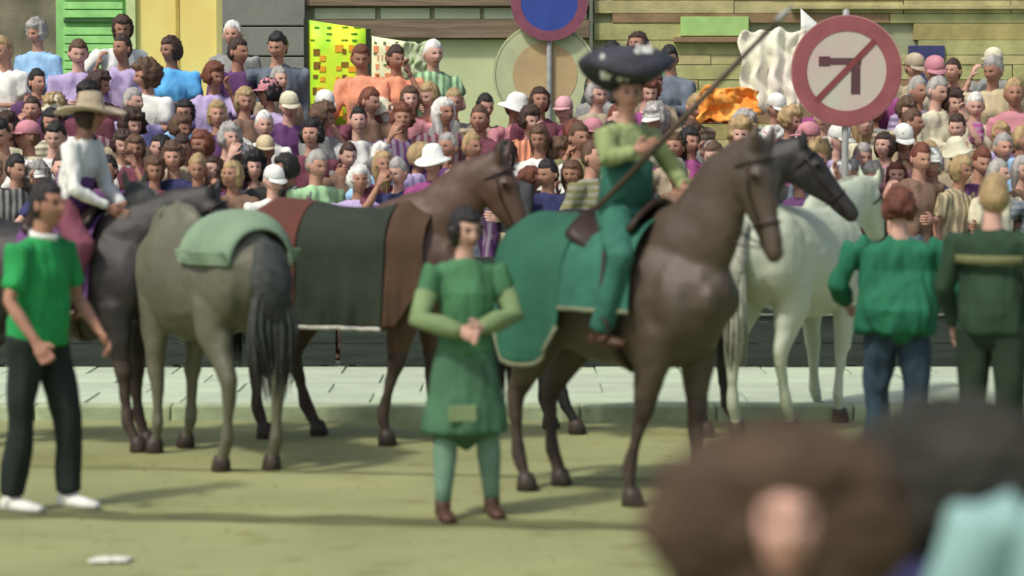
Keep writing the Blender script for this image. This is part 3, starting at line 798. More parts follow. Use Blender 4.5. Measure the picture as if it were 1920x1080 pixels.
    def band(t, o, a, b, r=.008):
        c = hp(t, o); n = 18
        pts = [c + Vector((0, a * math.cos(2 * math.pi * k / n), 0)) + hn * (b * math.sin(2 * math.pi * k / n)) for k in range(n + 1)]
        loft(bm, pts, [(.004, r * 1.6)] * (n + 1), 6, side=hd)
    band(.66, .03, .062, .085); band(.10, .03, .096, .118); 
    for s in (-1, 1):
        loft(bm, [hp(.08, .0) + Vector((0, s * .098, 0)), hp(.35, .03) + Vector((0, s * .102, 0)), hp(.66, .03) + Vector((0, s * .066, 0)), hp(.86, .05) + Vector((0, s * .056, 0))], [(.009, .005)] * 4, 6, side=hd)
    link('bridle', mesh_of(bm), LEATHER, h)
    h_hp = hp(.86, .05)
    return h, h_hp
def trunk_r(x):
    X = [-.83, -.76, -.60, -.38, -.1, .18, .42, .60, .73]
    A = [.11, .22, .30, .30, .295, .285, .265, .24, .18]; T = [1.40, 1.50, 1.585, 1.58, 1.53, 1.525, 1.60, 1.53, 1.45]
    for i in range(len(X) - 1):
        if X[i] <= x <= X[i + 1]:
            f = (x - X[i]) / (X[i + 1] - X[i]); return A[i] + (A[i + 1] - A[i]) * f, T[i] + (T[i + 1] - T[i]) * f
    return (A[0], T[0]) if x < X[0] else (A[-1], T[-1])
def drape(name, h, x0, x1, zf, m, off=.02, nx=34, na=44, fold=.036, trim=None, seed=0):
    """cloth over a horse's back from x0 to x1; zf(x) = height of the hem"""
    bm = bmesh.new(); V = []; hem = [[], []]
    for i in range(nx + 1):
        x = x0 + (x1 - x0) * i / nx; a, top = trunk_r(x); a += off; top += off; zc = 1.27; row = []
        for j in range(na + 1):
            t = (j / na) * 2 - 1
            s = -1 if t < 0 else 1; t = abs(t)
            if t < .4: an = t / .4 * math.pi / 2; y = a * math.sin(an); z = zc + (top - zc) * math.cos(an)
            else:
                f = (t - .4) / .6; a0 = a; z = zc + (zf(x) - zc) * f; y = a + .03 * f
                y += fold * f * (noise.noise(Vector((x * 7 + seed, s * 3, 0))) * 1.6 + noise.noise(Vector((x * 17 + seed, s * 3, z * 2))))
            row.append(bm.verts.new((x, s * (y + .008 * noise.noise(Vector((x * 9 + seed, s * 2, z * 5)))), z + .006 * noise.noise(Vector((x * 8, y * 8, seed))))))
        hem[0].append(row[0].co.copy()); hem[1].append(row[-1].co.copy()); V.append(row)
    for i in range(nx):
        for j in range(na): bm.faces.new((V[i][j], V[i + 1][j], V[i + 1][j + 1], V[i][j + 1]))
    o = link(name, mesh_of(bm), m, h); o.modifiers.new('t', 'SOLIDIFY').thickness = -.008
    if trim:
        for q in hem:
            bm = bmesh.new(); loft(bm, [p + Vector((0, .006 if p.y > 0 else -.006, 0)) for p in q], [(.008, .016)] * len(q), 6, side=(0, 1, 0))
            link('trim', mesh_of(bm), trim, o)
    return o
def saddle(h, x=.08):
    bm = bmesh.new(); rows = []
    for i in range(15):
        f = i / 14; xx = x - .24 + .48 * f; a, top = trunk_r(xx); zz = top + .05 + .09 * abs(f - .45) ** 1.6 * 3
        row = []
        for j in range(13):
            t = j / 12 * 2 - 1; an = t * 1.35
            row.append(bm.verts.new((xx, (a * .95) * math.sin(an) * (.55 + .45 * abs(t)), zz - .16 * (1 - math.cos(an)) * 1.2)))
        rows.append(row)
    for i in range(14):
        for j in range(12): bm.faces.new((rows[i][j], rows[i + 1][j], rows[i + 1][j + 1], rows[i][j + 1]))
    o = link('saddle', mesh_of(bm), LEATHER, h); o.modifiers.new('t', 'SOLIDIFY').thickness = .03

def place(px, s_):   # ground position from pixel column and scale (px per metre)
    Y = F / s_; return Vector(((px - 960) / s_, Y, 0))

BAYD = coat('coat_dark_bay', (.050,.028,.018), (.10,.052,.032)); BAYM = coat('coat_bay', (.048,.037,.025), (.080,.058,.040))
CHEST = coat('coat_chestnut', (.085,.042,.024), (.13,.062,.036)); BLACK = coat('coat_black', (.013,.012,.012), (.026,.022,.021), .6)
GREY = coat('coat_grey_dun', (.085,.085,.055), (.15,.15,.105)); WHITEH = coat('coat_white', (.38,.43,.32), (.52,.58,.45))
MBLK = mat('mane_black', (.022,.020,.022), .5, .3, 20, .5, 80); MGREY = mat('mane_slate', (.045,.052,.048), .6, .3, 20, .5, 80)
MCH = mat('mane_chestnut', (.13,.06,.035), .5, .3, 20, .5, 80); MWH = mat('mane_white', (.34,.35,.28), .6, .2, 20, .5, 80)
LOWER = mat('leg_dark', (.055,.040,.032), .6, .3, 8, .2, 60)

h0, b0 = horse('horse', place(112, 280), R(-14), BLACK, MBLK, 'black horse at the left behind the pale rumped grey, ridden by the beige hatted rider',
               neck=((.62, 1.46), (.88, 1.62), (1.10, 1.70)), head=(.30, -.50), legs=dict(FL=.05, FR=.10, HL=-.1, HR=.1), lowerm=LOWER, sc=.98)
h1, b1 = horse('horse', place(385, 292), R(122), GREY, MGREY, 'grey dun horse at the left seen from behind with pale rump cloth and slate tail',
               neck=((.66, 1.40), (.90, 1.55), (1.08, 1.66)), head=(.30, -.50), legs=dict(FL=-.02, FR=.12, HL=.08, HR=(-.04, 0)), tailw=1.9, sc=1.02)
h2, b2 = horse('horse', place(672, 275), R(-24), BAYD, MBLK, 'brown horse left of centre in rust red and dark green cloths with pale hem',
               neck=((.63, 1.50), (.82, 1.72), (1.02, 1.84)), head=(.22, -.52), legs=dict(FL=.02, FR=-.24, HL=.20, HR=-.05), lowerm=LOWER, sc=1.03)
h4, b4 = horse('horse', place(1160, 326), R(-45), BAYM, MBLK, 'dark bay horse right of centre under the lance rider, wearing a teal hip cloth',
               neck=((.64, 1.56), (.80, 1.84), (1.00, 1.98)), head=(.14, -.55), legs=dict(FL=.0, FR=-.28, HL=.0, HR=.0), lowerm=LOWER, sc=1.02)
h5, b5 = horse('horse', place(1500, 262), R(57), WHITEH, MWH, 'white horse at the right seen from behind, left of the man in the green T-shirt',
               neck=((.66, 1.44), (.90, 1.55), (1.10, 1.62)), head=(.30, -.50), legs=dict(FL=.1, FR=-.15, HL=-.05, HR=.20), lowerm=None, sc=1.04, tailw=.9)
h6, b6 = horse('horse', place(1216, 268), R(-8), BLACK, MBLK, 'black horse with high arched neck behind the dark bay, left of the white horse',
               neck=((.64, 1.56), (.82, 1.86), (1.06, 1.98)), head=(.36, -.42), legs=dict(FL=.1, FR=-.1, HL=-.12, HR=.1), sc=1.0)
# cloths
REDC = mat('cloth_rust_red', (.11,.04,.028), .85, .2, 3, .3, 20); DGRC = mat('cloth_dark_green', (.025,.034,.022), .85, .2, 3, .3, 20)
TEAL = mat('cloth_teal_hip', (.022,.105,.062), .8, .2, 3, .3, 20); SAGE = mat('trim_sage', (.16,.18,.11), .8)
drape('hip_cloth', h2, -.80, -.30, lambda x: .78, REDC, trim=RAIL, seed=2)
drape('back_cloth', h2, -.29, .34, lambda x: .78, DGRC, off=.022, trim=RAIL, seed=5)
drape('shoulder_cloth', h2, .35, .60, lambda x: .78 + .3 * max(0, (x - .42) / .2), mat('cloth_umber', (.07,.04,.022), .85, .2, 3, .3, 20), seed=9)
o = drape('hip_cloth', h4, -.72, -.14, lambda x: .76 + .26 * abs((x + .43) / .30) ** 3, TEAL, trim=SAGE, seed=3, off=.03)
drape('saddle_cloth', h4, -.13, .36, lambda x: 1.10, C('teal'), off=.03, trim=SAGE, seed=8)
drape('rump_cloth', h1, -.78, -.28, lambda x: 1.36, mat('cloth_pale_sage', (.20,.29,.19), .85, .15, 3, .3, 20), seed=4, off=.015)
drape('saddle_cloth', h0, -.2, .34, lambda x: 1.0, C('purple'), off=.025, seed=6)
drape('shoulder_cloth', h6, -.3, .34, lambda x: 1.05, C('purple'), off=.025, seed=6)
for hh in (h0, h4):
    saddle(hh)
    bm = bmesh.new(); pts = []
    for k in range(29):
        a = 2 * math.pi * k / 28; pts.append(Vector((.20 + .02 * math.cos(a), .300 * math.sin(a), 1.135 + .405 * math.cos(a))))
    loft(bm, pts, [(.035, .006)] * 29, 6, side=(1, 0, 0)); link('girth', mesh_of(bm), LEATHER, hh)
    for sg_ in (-1, 1):
        bm = bmesh.new(); loft(bm, [(.15, sg_ * .27, 1.50), (.20, sg_ * .36, 1.25), (.24, sg_ * .40, 1.06)], [(.012, .004)] * 3, 6)
        c_ = Vector((.24, sg_ * .40, 1.00)); pts = [c_ + Vector((.055 * math.cos(t_), 0, .065 * math.sin(t_))) for t_ in [math.pi * 2 * q_ / 14 for q_ in range(15)]]
        loft(bm, pts, [(.014, .005)] * 15, 6, side=(0, 1, 0)); link('stirrup', mesh_of(bm), LEATHER, hh)


# ================================================================== MAIN PEOPLE
def astride(h): return
SEAT_L = ((.13, -.02, .92), (.35, -.27, .70), (.37, -.13, .28))
def to_local(root_loc, rot, sc, p):
    v = Vector(p) - Vector(root_loc); v = Matrix.Rotation(-rot, 3, 'Z') @ v; return tuple(v / sc)
def rider(h, hrot, hsc, sc, lift=0, **k):
    """returns location and rotation for a rider sitting at the saddle (pelvis local z .90)"""
    seat = Matrix.Translation(h.location) @ Matrix.Rotation(hrot, 4, 'Z') @ Vector((.06 * hsc, 0, 1.69 * hsc))
    return Vector((seat.x, seat.y, seat.z - .90 * sc + lift)), hrot + math.pi / 2
# lance rider on the dark bay
sc = .98
loc, rot = rider(h4, R(-45), 1.02, sc, lift=-.11)
Yl = loc.y - .18
La = at(1457, 40, Yl - .1); Lb = at(1118, 392, Yl - .02); hnd = La.lerp(Lb, (1457 - 1215) / (1457 - 1118))
wr = to_local(loc, rot, sc, hnd + Vector((-.07, .02, .03)))
sh = Vector((-.175, 0, 1.405)); el = sh.lerp(Vector(wr), .5) + Vector((-.10, .02, -.10))
f = figure(armL=((.30, -.12, 1.18), (.12, -.34, 1.10)), armR=(tuple(el), wr, 1), legL=SEAT_L, legR=SEAT_L, sleeve=.9, detail=True, vox=.016, turn=-.6)
rd = dress(f, 'person', loc, rot, 'lance rider on the dark bay horse in pale green shirt and dark plumed hat', SK[0], mat('cloth_rider_green', (.26,.32,.14), .85, .2, 4, .35, 22), C('teal'),
      H('dark brown'), 'short', 'bonnet', mat('hat_dark', (.040,.042,.055), .8, .3, 8, .4, 30), sc=sc, botname='breeches', group='riders in the procession')
# green tabard with pale trim over the rider's chest, white plumes on the hat
bm = bmesh.new()
loft(bm, [(0, .01, 1.0), (0, .0, 1.12), (0, -.008, 1.25)], [(.185, .145), (.180, .135), (.178, .130)], 26, side=(1, 0, 0))
link('sash', mesh_of(bm), C('teal'), rd)
for s, x0, zz in ((1, -.06, 1.74), (1, .05, 1.80), (1, -.16, 1.75)):
    bm = bmesh.new(); M = f['M']
    for i in range(26):
        a = rg.uniform(-.03, .03); c0 = M @ Vector((x0 + a, -.10, zz - 1.64 + rg.uniform(-.03, .03))); 
        loft(bm, [c0, c0 + Vector((a * .5, -.03, .05)), c0 + Vector((a, -.02 + rg.uniform(-.02, .02), .10))], [.008, .012, .003], 5)
    link('plume', mesh_of(bm), C('white'), rd)
bm = bmesh.new(); loft(bm, [La, La.lerp(Lb, .5), Lb], [.013, .019, .017], 10)
lc = link('lance', mesh_of(bm), mat('lance_wood', (.055,.04,.025), .5, .3, 6), None)
prop(lc, 'long dark lance held slanting up to the right by the rider in the plumed hat', 'lance')
d = (La - Lb).normalized(); bm = bmesh.new(); loft(bm, [La, La + d * .03, La + d * .14], [.017, .022, .002], 8); link('lance_tip', mesh_of(bm), GALV, lc)
def reins(h, bpt, hrot, hsc, target):
    q = Matrix.Rotation(-hrot, 3, 'Z') @ (Vector(target) - h.location) / hsc
    for s in (-1, 1):
        a = Vector((bpt.x, s * .06, bpt.z)); m_ = a.lerp(q, .5) + Vector((0, s * .06, -.07))
        tubeobj('rein', [a, a.lerp(m_, .5) + Vector((0, s * .02, -.02)), m_, m_.lerp(q, .5) + Vector((0, 0, -.01)), q], .006, LEATHER, h, 6)
wl = Matrix.Translation(loc) @ Matrix.Rotation(rot, 4, 'Z') @ (Vector((.10, -.40, 1.07)) * sc)
reins(h4, b4, R(-45), 1.02, wl)

# rider on the black horse at left: wide cream hat, white shirt, dark waistcoat
sc = .94; loc, rot = rider(h0, R(-14), .98, sc, lift=-.10)
f3 = figure(armL=((.30, -.12, 1.14), (.14, -.34, 1.06)), armR=((.30, -.14, 1.14), (.14, -.36, 1.06)), legL=SEAT_L, legR=SEAT_L, sleeve=.9, detail=True, vox=.016, torso_lean=.25, broad=1.1)
r3_ = dress(f3, 'person', loc, rot, 'rider on the black horse at left in a wide beige hat and white shirt', SK[2], C('white'), C('maroon'), H('dark brown'), 'bob', 'wide', C('beige'), sc=sc, botname='breeches', group='riders in the procession')
bm = bmesh.new(); loft(bm, [(0, -.02, .93), (0, -.035, 1.08), (0, -.075, 1.2)], [(.175, .135), (.168, .128), (.172, .13)], 24, side=(1, 0, 0)); link('waistcoat', mesh_of(bm), C('purple'), r3_)
reins(h0, b0, R(-14), .98, Matrix.Translation(loc) @ Matrix.Rotation(rot, 4, 'Z') @ (Vector((0, -.50, .98)) * sc))

# handler at far left, green polo, leaning
GRN = mat('cloth_green_polo', (.018,.26,.07), .85, .2, 5, .4, 22)
f = figure(armL=((.27, -.04, 1.14), (.24, -.24, .95)), armR=((.27, -.02, 1.14), (.25, -.20, .93)), legL=LEG_W, legR=((.095, 0, .90), (.10, .03, .50), (.11, .09, .085)), sleeve=.5, detail=True, vox=.014, torso_lean=.10, belly=.03, broad=1.08)
loc = place(66, 336)
p = dress(f, 'person', loc, R(62), 'handler at the far left edge in a bright green polo shirt and black trousers', SK[2], GRN, mat('cloth_black_trousers', (.014,.022,.018), .85, .2, 5, .3, 20), H('black'), 'short', shoes=mat('shoe_white', (.7,.7,.65), .6), sc=1.05, topname='polo_shirt')
bm = bmesh.new(); M = f['M']
pts = [Vector((.072 * math.cos(a), .068 * math.sin(a) - .055, 1.475 + .012 * math.sin(a))) for a in [2 * math.pi * k / 20 for k in range(21)]]
loft(bm, pts, [(.008, .020)] * 21, 6); link('collar', mesh_of(bm), C('white'), p)

# woman in the middle: teal green tunic, pale green sleeves, arms folded, skirt, pale stockings
f = figure(armL=((.26, -.04, 1.15), (.05, -.20, 1.10)), armR=((.27, -.06, 1.14), (.08, -.24, 1.08)), legL=((.095, 0, .88), (.125, -.02, .48), (.16, .02, .085)), legR=((.095, 0, .88), (.12, -.03, .48), (.145, -.06, .085)),
           fem=True, sleeve=.3, skirt=.50, flare=.03, detail=True, vox=.015, turn=.3, nod=.25, belly=.02, fold=.016)
loc = place(872, 342)
p = dress(f, 'person', loc, R(14), 'woman with folded arms in the middle in a teal green tunic and knee length skirt', SK[1], mat('cloth_tunic_green', (.055,.165,.075), .85, .2, 4, .4, 22), mat('cloth_skirt_green', (.05,.13,.07), .85, .2, 5, .4, 22),
      H('black'), 'bob', shoes=SHOE, sc=.97, topname='tunic', botname='skirt')
for sg_, L in ((1, ((.125, -.02, .48), (.16, .02, .085))), (-1, ((.12, -.03, .48), (.145, -.06, .085)))):
    k_, a_ = Vector((sg_ * L[0][0], L[0][1], L[0][2])), Vector((sg_ * L[1][0], L[1][1], L[1][2]))
    bm = bmesh.new(); loft(bm, [k_ + Vector((0, 0, .10)), k_, k_.lerp(a_, .3), k_.lerp(a_, .75), a_ + Vector((0, 0, .02))], [.075, .066, .070, .052, .046], 16)
    link('stocking', mesh_of(bm), mat('cloth_stocking', (.14,.25,.175), .8, .12, 6, .2, 30), p)
for sg_, e_, w_ in ((1, (.26, -.04, 1.15), (.05, -.20, 1.10)), (-1, (-.27, -.06, 1.14), (-.08, -.24, 1.08))):
    e_, w_ = Vector(e_), Vector(w_); bm = bmesh.new(); loft(bm, [Vector((sg_ * .2, 0, 1.36)).lerp(e_, .35), e_ + Vector((sg_ * .01, 0, 0)), e_.lerp(w_, .5), e_.lerp(w_, .97)], [.068, .064, .06, .046], 16)
    me = mesh_of(bm); link('sleeve', me, mat('cloth_sleeve_pale', (.16,.23,.105), .85, .15, 5, .4, 22), p)
boxobj('pocket', (-.14, -.205, .57), (0.02, -.185, .66), mat('cloth_patch', (.2,.27,.13), .85), p, .006)

# man in green T-shirt with jeans at right, from behind, arms out
f = figure(armL=((.36, .0, 1.17), (.33, -.20, 1.05)), armR=((.36, .0, 1.17), (.33, -.20, 1.05)), sleeve=.75, detail=True, vox=.014, broad=1.5, belly=.12, legL=LEG_W, legR=LEG, nod=.2, fold=.03)
loc = place(1686, 305)
p = dress(f, 'person', loc, R(180 - 12), 'man seen from behind in a loose bright green T-shirt and blue jeans at right', SK[1], mat('cloth_green_tee', (.016,.14,.072), .85, .15, 4, .4, 20), mat('denim', (.035,.065,.095), .85, .25, 7, .3, 30), H('auburn'), 'bushy', sc=1.0, topname='tshirt', botname='jeans')
# man in dark green jacket at far right
f = figure(armL=((.27, .02, 1.14), (.25, -.10, .92)), armR=((.27, .02, 1.14), (.25, -.10, .92)), sleeve=.9, detail=True, vox=.014, broad=1.15, belly=.04, turn=.5)
loc = place(1862, 322)
p = dress(f, 'person', loc, R(150), 'man at the far right edge in a long dark green jacket with pale stripe', SK[1], mat('cloth_jacket_green', (.022,.05,.026), .85, .2, 5, .35, 20), mat('cloth_trouser_green', (.018,.036,.02), .85, .2, 5, .3, 20), H('fair'), 'short', sc=1.06, topname='jacket')
bm = bmesh.new(); loft(bm, [(0, .0, 1.28), (0, 0, 1.33)], [(.215, .16), (.212, .155)], 28, side=(1, 0, 0), cap=False); o = link('stripe', mesh_of(bm), mat('cloth_stripe', (.13,.14,.06), .85), p)
o.modifiers.new('t', 'SOLIDIFY').thickness = .006

# foreground spectators
f = figure(detail=True, vox=.015, fem=True, sleeve=.6, turn=.12, nod=-.02)
loc = place(1470, 1100)
p = dress(f, 'person', loc, R(-4), 'foreground woman with a huge bushy brown perm facing the camera at lower right', SK[1], mat('cloth_moss', (.035,.06,.025), .85, .2, 5, .3, 20), C('charcoal'), mat('hair_perm', (.055,.036,.022), .75, .3, 9, 1.0, 45, rgb2=(.10,.065,.042)), 'huge', sc=.905, topname='blouse')
f = figure(detail=True, vox=.015, sleeve=.6, turn=-.3, nod=-.1)
loc = place(1812, 960)
p = dress(f, 'person', loc, R(176), 'foreground spectator with dark bushy hair and navy shirt seen from behind at lower right', SK[1], C('navy'), C('charcoal'), mat('hair_dark_teal', (.030,.030,.022), .7, .3, 9, .9, 45), 'huge', sc=.895)
f = figure(detail=True, vox=.015, sleeve=.62, broad=1.35, belly=.06, armL=((.33, .02, 1.14), (.34, -.10, .92)), armR=((.33, .02, 1.14), (.34, -.10, .92)))
loc = place(2100, 1030)
p = dress(f, 'person', loc, R(182), 'foreground spectator cut by the lower right corner in a pale cyan shirt', SK[1], mat('cloth_cyan', (.28,.47,.45), .85, .1, 3, .3, 20), C('grey'), H('brown'), 'short', sc=1.02)

# lead ropes
def wpt(p_, v): return Matrix.Translation(p_.location) @ Matrix.Rotation(p_.rotation_euler.z, 4, 'Z') @ (Vector(v) * p_.scale[0])

# ================================================================== CROWD
VAR = []
rgc = random.Random(77)
for fem, al, ar, sl_, br in ((False, ARM_DOWN, ARM_DOWN, .5, 1.05), (True, ARM_FOLD, ARM_FOLD, .5, .95), (False, ARM_FOLD, ARM_FOLD, .9, 1.1), (True, ARM_DOWN, ARM_HIP, .45, .92),
                             (False, ARM_UP, ARM_DOWN, .5, 1.05), (True, ARM_DOWN, ARM_DOWN, .9, .95), (False, ARM_FWD, ARM_FWD, .9, 1.0), (True, ARM_FOLD, ARM_DOWN, .3, .95), (False, ARM_DOWN, ARM_HIP, .9, 1.12), (True, ARM_DOWN, ARM_UP, .5, .9), (False, ARM_FOLD, ARM_DOWN, .4, 1.0)):
    f = figure(al, ar, fem=fem, sleeve=sl_, broad=br, vox=.024, turn=rgc.uniform(-.75, .75), nod=rgc.uniform(-.1, .3), fold=.03, torso_lean=rgc.uniform(-.02, .12))
    f['hair'] = {s: hair_mesh(f['M'], s, rgc.random() * 9, 30) for s in ('short', 'bob', 'perm', 'bushy', 'long')}
    f['hats'] = {s: hat_mesh(f['M'], s) for s in ('cap', 'sunhat')}
    VAR.append(f)
HAIRTXT = {'short': 'short {} hair', 'bob': '{} bob', 'perm': '{} permed hair', 'bushy': 'bushy {} hair', 'long': 'long {} hair'}
ROWTXT = ['front row', 'second row', 'third row', 'fourth row', 'fifth row', 'sixth row', 'top row']
LAND = [(-300, 60, 'at the far left edge'), (60, 245, 'before the green shutters'), (245, 415, 'before the yellow door panel'), (415, 572, 'before the grey stone pier'),
        (572, 694, 'under the neon yellow board'), (694, 822, 'under the cream board'), (822, 960, 'before the sage wall bay'),
        (960, 1105, 'under the blue roundel'), (1105, 1290, 'behind the lance rider'), (1290, 1480, 'under the orange flag'),
        (1480, 1690, 'under the ringed sign'), (1690, 1830, 'right of the ringed sign'), (1830, 2300, 'at the far right edge')]
used = {}
crowd_n = 0
def spect(px, k, top, hc, hs, hat=None, hatc=None, v=None, dz=0, sc=None, rot=None, dy=0):
    global crowd_n
    y, z = tier(k) if k else (21.55, .105)
    y += rgc.uniform(-.10, .06) + dy * .9
    X = (px - 960) / F * y
    land = next(t for a, b, t in LAND if a <= px < b)
    who = HAIRTXT[hs].format(hc)
    stripe = rgc.random() < .13
    if hat: who = hatc + ' ' + {'cap': 'cap', 'sunhat': 'brimmed hat'}[hat]
    vi = v if v is not None else rgc.randrange(len(VAR))
    f = VAR[vi]
    sex = 'woman' if vi in (1, 3, 5, 7, 9) else 'man'
    lab = f'{ROWTXT[k]} {sex} in {top} top, {who}, {land}'
    if lab in used:
        for t2 in ('charcoal', 'slate', 'beige', 'rose', 'olive', 'sand', 'lilac', 'mint'):
            l2 = lab.replace(f' in {top} top', f' in {t2} top')
            if l2 not in used: lab, top = l2, t2; break
    used[lab] = 1
    if stripe and len(lab.split()) < 16 and (' in ' + top) in lab:
        used.pop(lab); lab = lab.replace(' in ' + top, ' in striped ' + top); used[lab] = 1
    else: stripe = False
    s = sc or (rgc.uniform(1.06, 1.12) if k > 4 and px < 560 else rgc.uniform(.96, 1.09))
    b = dress(f, 'person', (X, y, z + dz), R(rot if rot is not None else rgc.uniform(-48, 48)) + 0, lab, rgc.choice(SK), (striped(top) if stripe else C(top)), C(rgc.choice(['charcoal', 'navy', 'grey', 'brown', 'slate', 'beige'])),
              H(hc), hs, hat, C(hatc) if hatc else None, sc=s, group='spectators packed on the stand', hairme=f['hair'][hs], hatme=f['hats'].get(hat) if hat else None)
    b.scale = (s * rgc.uniform(.93, 1.1), s * rgc.uniform(.95, 1.08), s)
    crowd_n += 1
    return b
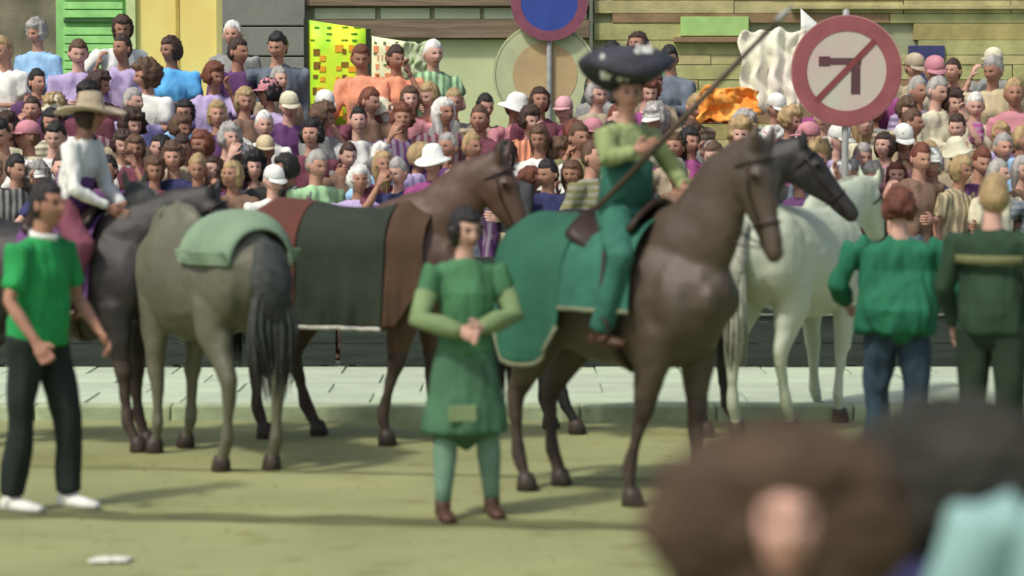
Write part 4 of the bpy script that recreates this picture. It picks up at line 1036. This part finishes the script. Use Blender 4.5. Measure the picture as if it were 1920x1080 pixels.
# picked out of the photograph: column, row, top, hair colour, hair style, hat, hat colour
KEY = [
 (75, 4, 'pale blue', 'grey', 'bushy', None, None), (222, 4, 'white', 'dark brown', 'bob', None, None), (326, 3, 'sky blue', 'dark brown', 'bob', None, None), (442, 4, 'grey', 'white', 'short', None, None),
 (150, 3, 'lilac', 'brown', 'short', None, None), (20, 3, 'white', 'fair', 'short', None, None), (-30, 4, 'grey', 'brown', 'short', None, None),
 (520, 3, 'slate', 'black', 'short', None, None), (447, 3, 'purple', 'dark brown', 'short', None, None), (60, 2, 'maroon', 'dark brown', 'short', None, None), (238, 3, 'lilac', 'dark brown', 'short', None, None),
 (250, 2, 'lilac', 'grey', 'short', None, None), (345, 2, 'pale blue', 'black', 'bob', None, None), (460, 2, 'brown', 'fair', 'bob', None, None), (170, 2, 'maroon', 'black', 'bushy', None, None), (-20, 2, 'brown', 'black', 'short', None, None),
 (540, 2, 'purple', 'grey', 'short', 'cap', 'cream'), (618, 2, 'maroon', 'white', 'short', 'cap', 'white'), (690, 2, 'brown', 'auburn', 'short', None, None), (745, 3, 'salmon', 'dark brown', 'short', None, None),
 (812, 3, 'pale green', 'white', 'short', None, None), (684, 3, 'salmon', 'auburn', 'short', None, None), (770, 2, 'rose', 'brown', 'bob', None, None), (845, 2, 'grey', 'fair', 'short', None, None), (903, 2, 'beige', 'black', 'short', None, None),
 (962, 2, 'rose', 'brown', 'short', 'sunhat', 'white'), (1060, 2, 'magenta', 'brown', 'short', 'cap', 'pink'), (1010, 2, 'maroon', 'dark brown', 'bob', None, None), (1118, 2, 'beige', 'grey', 'bob', None, None),
 (1195, 4, 'pale green', 'dark brown', 'bob', None, None), (1262, 3, 'slate', 'black', 'short', None, None), (1150, 3, 'charcoal', 'black', 'short', None, None),
 (1290, 2, 'beige', 'fair', 'short', None, None), (1452, 2, 'white', 'grey', 'short', 'cap', 'white'), (1530, 2, 'magenta', 'brown', 'short', 'sunhat', 'white'),
 (1604, 2, 'beige', 'fair', 'bob', None, None), (1684, 2, 'sand', 'brown', 'bushy', None, None), (1752, 2, 'cream', 'grey', 'short', None, None), (1826, 2, 'cream', 'white', 'short', None, None), (1905, 2, 'rose', 'fair', 'short', None, None),
 (1712, 3, 'beige', 'brown', 'short', 'cap', 'beige'), (1862, 3, 'grey', 'grey', 'short', 'cap', 'cream'), (1786, 3, 'brown', 'dark brown', 'short', None, None), (1934, 3, 'olive', 'dark brown', 'short', None, None),
 # second row
 (15, 1, 'brown', 'black', 'short', None, None), (100, 1, 'white', 'black', 'short', None, None), (178, 1, 'cream', 'dark brown', 'short', None, None), (265, 1, 'maroon', 'brown', 'bob', None, None), (348, 1, 'beige', 'dark brown', 'short', None, None),
 (420, 1, 'beige', 'grey', 'bushy', None, None), (500, 1, 'brown', 'fair', 'short', 'cap', 'sand'), (585, 1, 'maroon', 'black', 'bushy', None, None), (648, 1, 'brown', 'dark brown', 'short', None, None), (712, 1, 'pale blue', 'white', 'bushy', None, None),
 (778, 1, 'lilac', 'fair', 'bob', None, None), (840, 1, 'purple', 'grey', 'short', None, None), (884, 1, 'cream', 'fair', 'short', None, None), (948, 1, 'maroon', 'dark brown', 'bushy', None, None), (1012, 1, 'white', 'brown', 'long', None, None),
 (1085, 1, 'olive', 'brown', 'short', None, None), (1160, 1, 'sand', 'black', 'short', None, None), (1262, 1, 'beige', 'brown', 'short', None, None), (1330, 1, 'brown', 'grey', 'short', None, None), (1402, 1, 'rose', 'fair', 'perm', None, None),
 (1478, 1, 'magenta', 'dark brown', 'short', None, None), (1560, 1, 'lilac', 'white', 'short', 'cap', 'white'), (1662, 1, 'rose', 'dark brown', 'bob', None, None), (1735, 1, 'sand', 'fair', 'short', None, None), (1800, 1, 'beige', 'white', 'short', 'sunhat', 'cream'),
 (1880, 1, 'brown', 'grey', 'short', None, None), (1610, 1, 'white', 'grey', 'short', None, None), (-60, 1, 'olive', 'grey', 'short', None, None), (1950, 1, 'pale blue', 'brown', 'bob', None, None),
 # front row
 (30, 0, 'charcoal', 'black', 'short', None, None), (115, 0, 'navy', 'dark brown', 'short', None, None), (205, 0, 'purple', 'black', 'short', None, None), (290, 0, 'maroon', 'brown', 'bob', None, None), (372, 0, 'purple', 'fair', 'short', None, None),
 (440, 0, 'brown', 'fair', 'bob', None, None), (512, 0, 'white', 'white', 'short', 'cap', 'white'), (592, 0, 'pale green', 'grey', 'short', None, None), (672, 0, 'lilac', 'white', 'bushy', None, None), (748, 0, 'navy', 'grey', 'short', None, None),
 (812, 0, 'magenta', 'brown', 'short', 'sunhat', 'white'), (886, 0, 'purple', 'dark brown', 'short', None, None), (955, 0, 'charcoal', 'black', 'bob', None, None), (1028, 0, 'navy', 'black', 'short', None, None), (1105, 0, 'olive', 'brown', 'short', None, None),
 (1185, 0, 'charcoal', 'dark brown', 'short', None, None), (1270, 0, 'brown', 'grey', 'short', None, None), (1345, 0, 'charcoal', 'brown', 'short', None, None), (1415, 0, 'navy', 'dark brown', 'short', None, None), (1500, 0, 'purple', 'grey', 'short', 'cap', 'white'),
 (1572, 0, 'grey', 'white', 'short', None, None), (1640, 0, 'white', 'grey', 'bushy', None, None), (1716, 0, 'brown', 'auburn', 'short', None, None), (1790, 0, 'sand', 'fair', 'bob', None, None), (1868, 0, 'cream', 'grey', 'short', None, None), (1945, 0, 'slate', 'brown', 'short', None, None), (-50, 0, 'brown', 'brown', 'short', None, None),
]
KEY = [(e[0], {0: 0, 1: 1, 2: 3, 3: 5, 4: 6}[e[1]], *e[2:]) for e in KEY]
for e in KEY: spect(*e)
# the gaps between them, a little behind or before
def region(px, k=1):
    if k == 0: return ['maroon', 'purple', 'charcoal', 'brown', 'navy', 'slate']
    if px < 560: return ['maroon', 'brown', 'lilac', 'white', 'purple', 'cream', 'beige']
    if px < 1100: return ['lilac', 'cream', 'maroon', 'purple', 'grey', 'white', 'rose', 'salmon']
    return ['cream', 'beige', 'white', 'rose', 'grey', 'brown', 'sand', 'lilac', 'magenta']
def auto(px, k, dy=0):
    c = rgc.choice(region(px, k))
    spect(px, k, c, rgc.choice(['grey', 'fair', 'dark brown', 'brown', 'white', 'auburn', 'black']), rgc.choice(['short', 'short', 'bob', 'bushy', 'perm', 'long']),
          *(rgc.choice([(None, None)] * 9 + [('cap', 'white'), ('cap', 'rose'), ('sunhat', 'cream')])), dy=dy)
for k in (0, 1, 3):
    xs = sorted(e[0] for e in KEY if e[1] == k)
    for a, b in zip(xs, xs[1:]):
        if k == 3 and 1270 < a < 1460: continue
        if b - a > 66 and rgc.random() < .6: auto((a + b) / 2 + rgc.uniform(-8, 8), k, .2)
x = -60
while x < 1990:
    auto(x, 2); x += rgc.uniform(66, 96)
for a, b, k in ((-20, 560, 4), (1640, 1960, 4), (1120, 1290, 4)):
    x = a
    while x < b: auto(x, k); x += rgc.uniform(85, 125)
for o in S.objects:
    if 'label' in o and len(o['label'].split()) > 16: print('LONG', o['label'])
print('spectators', crowd_n, 'distinct labels', len(used), 'polys', sum(len(o.data.polygons) for o in S.objects if o.type == 'MESH'))
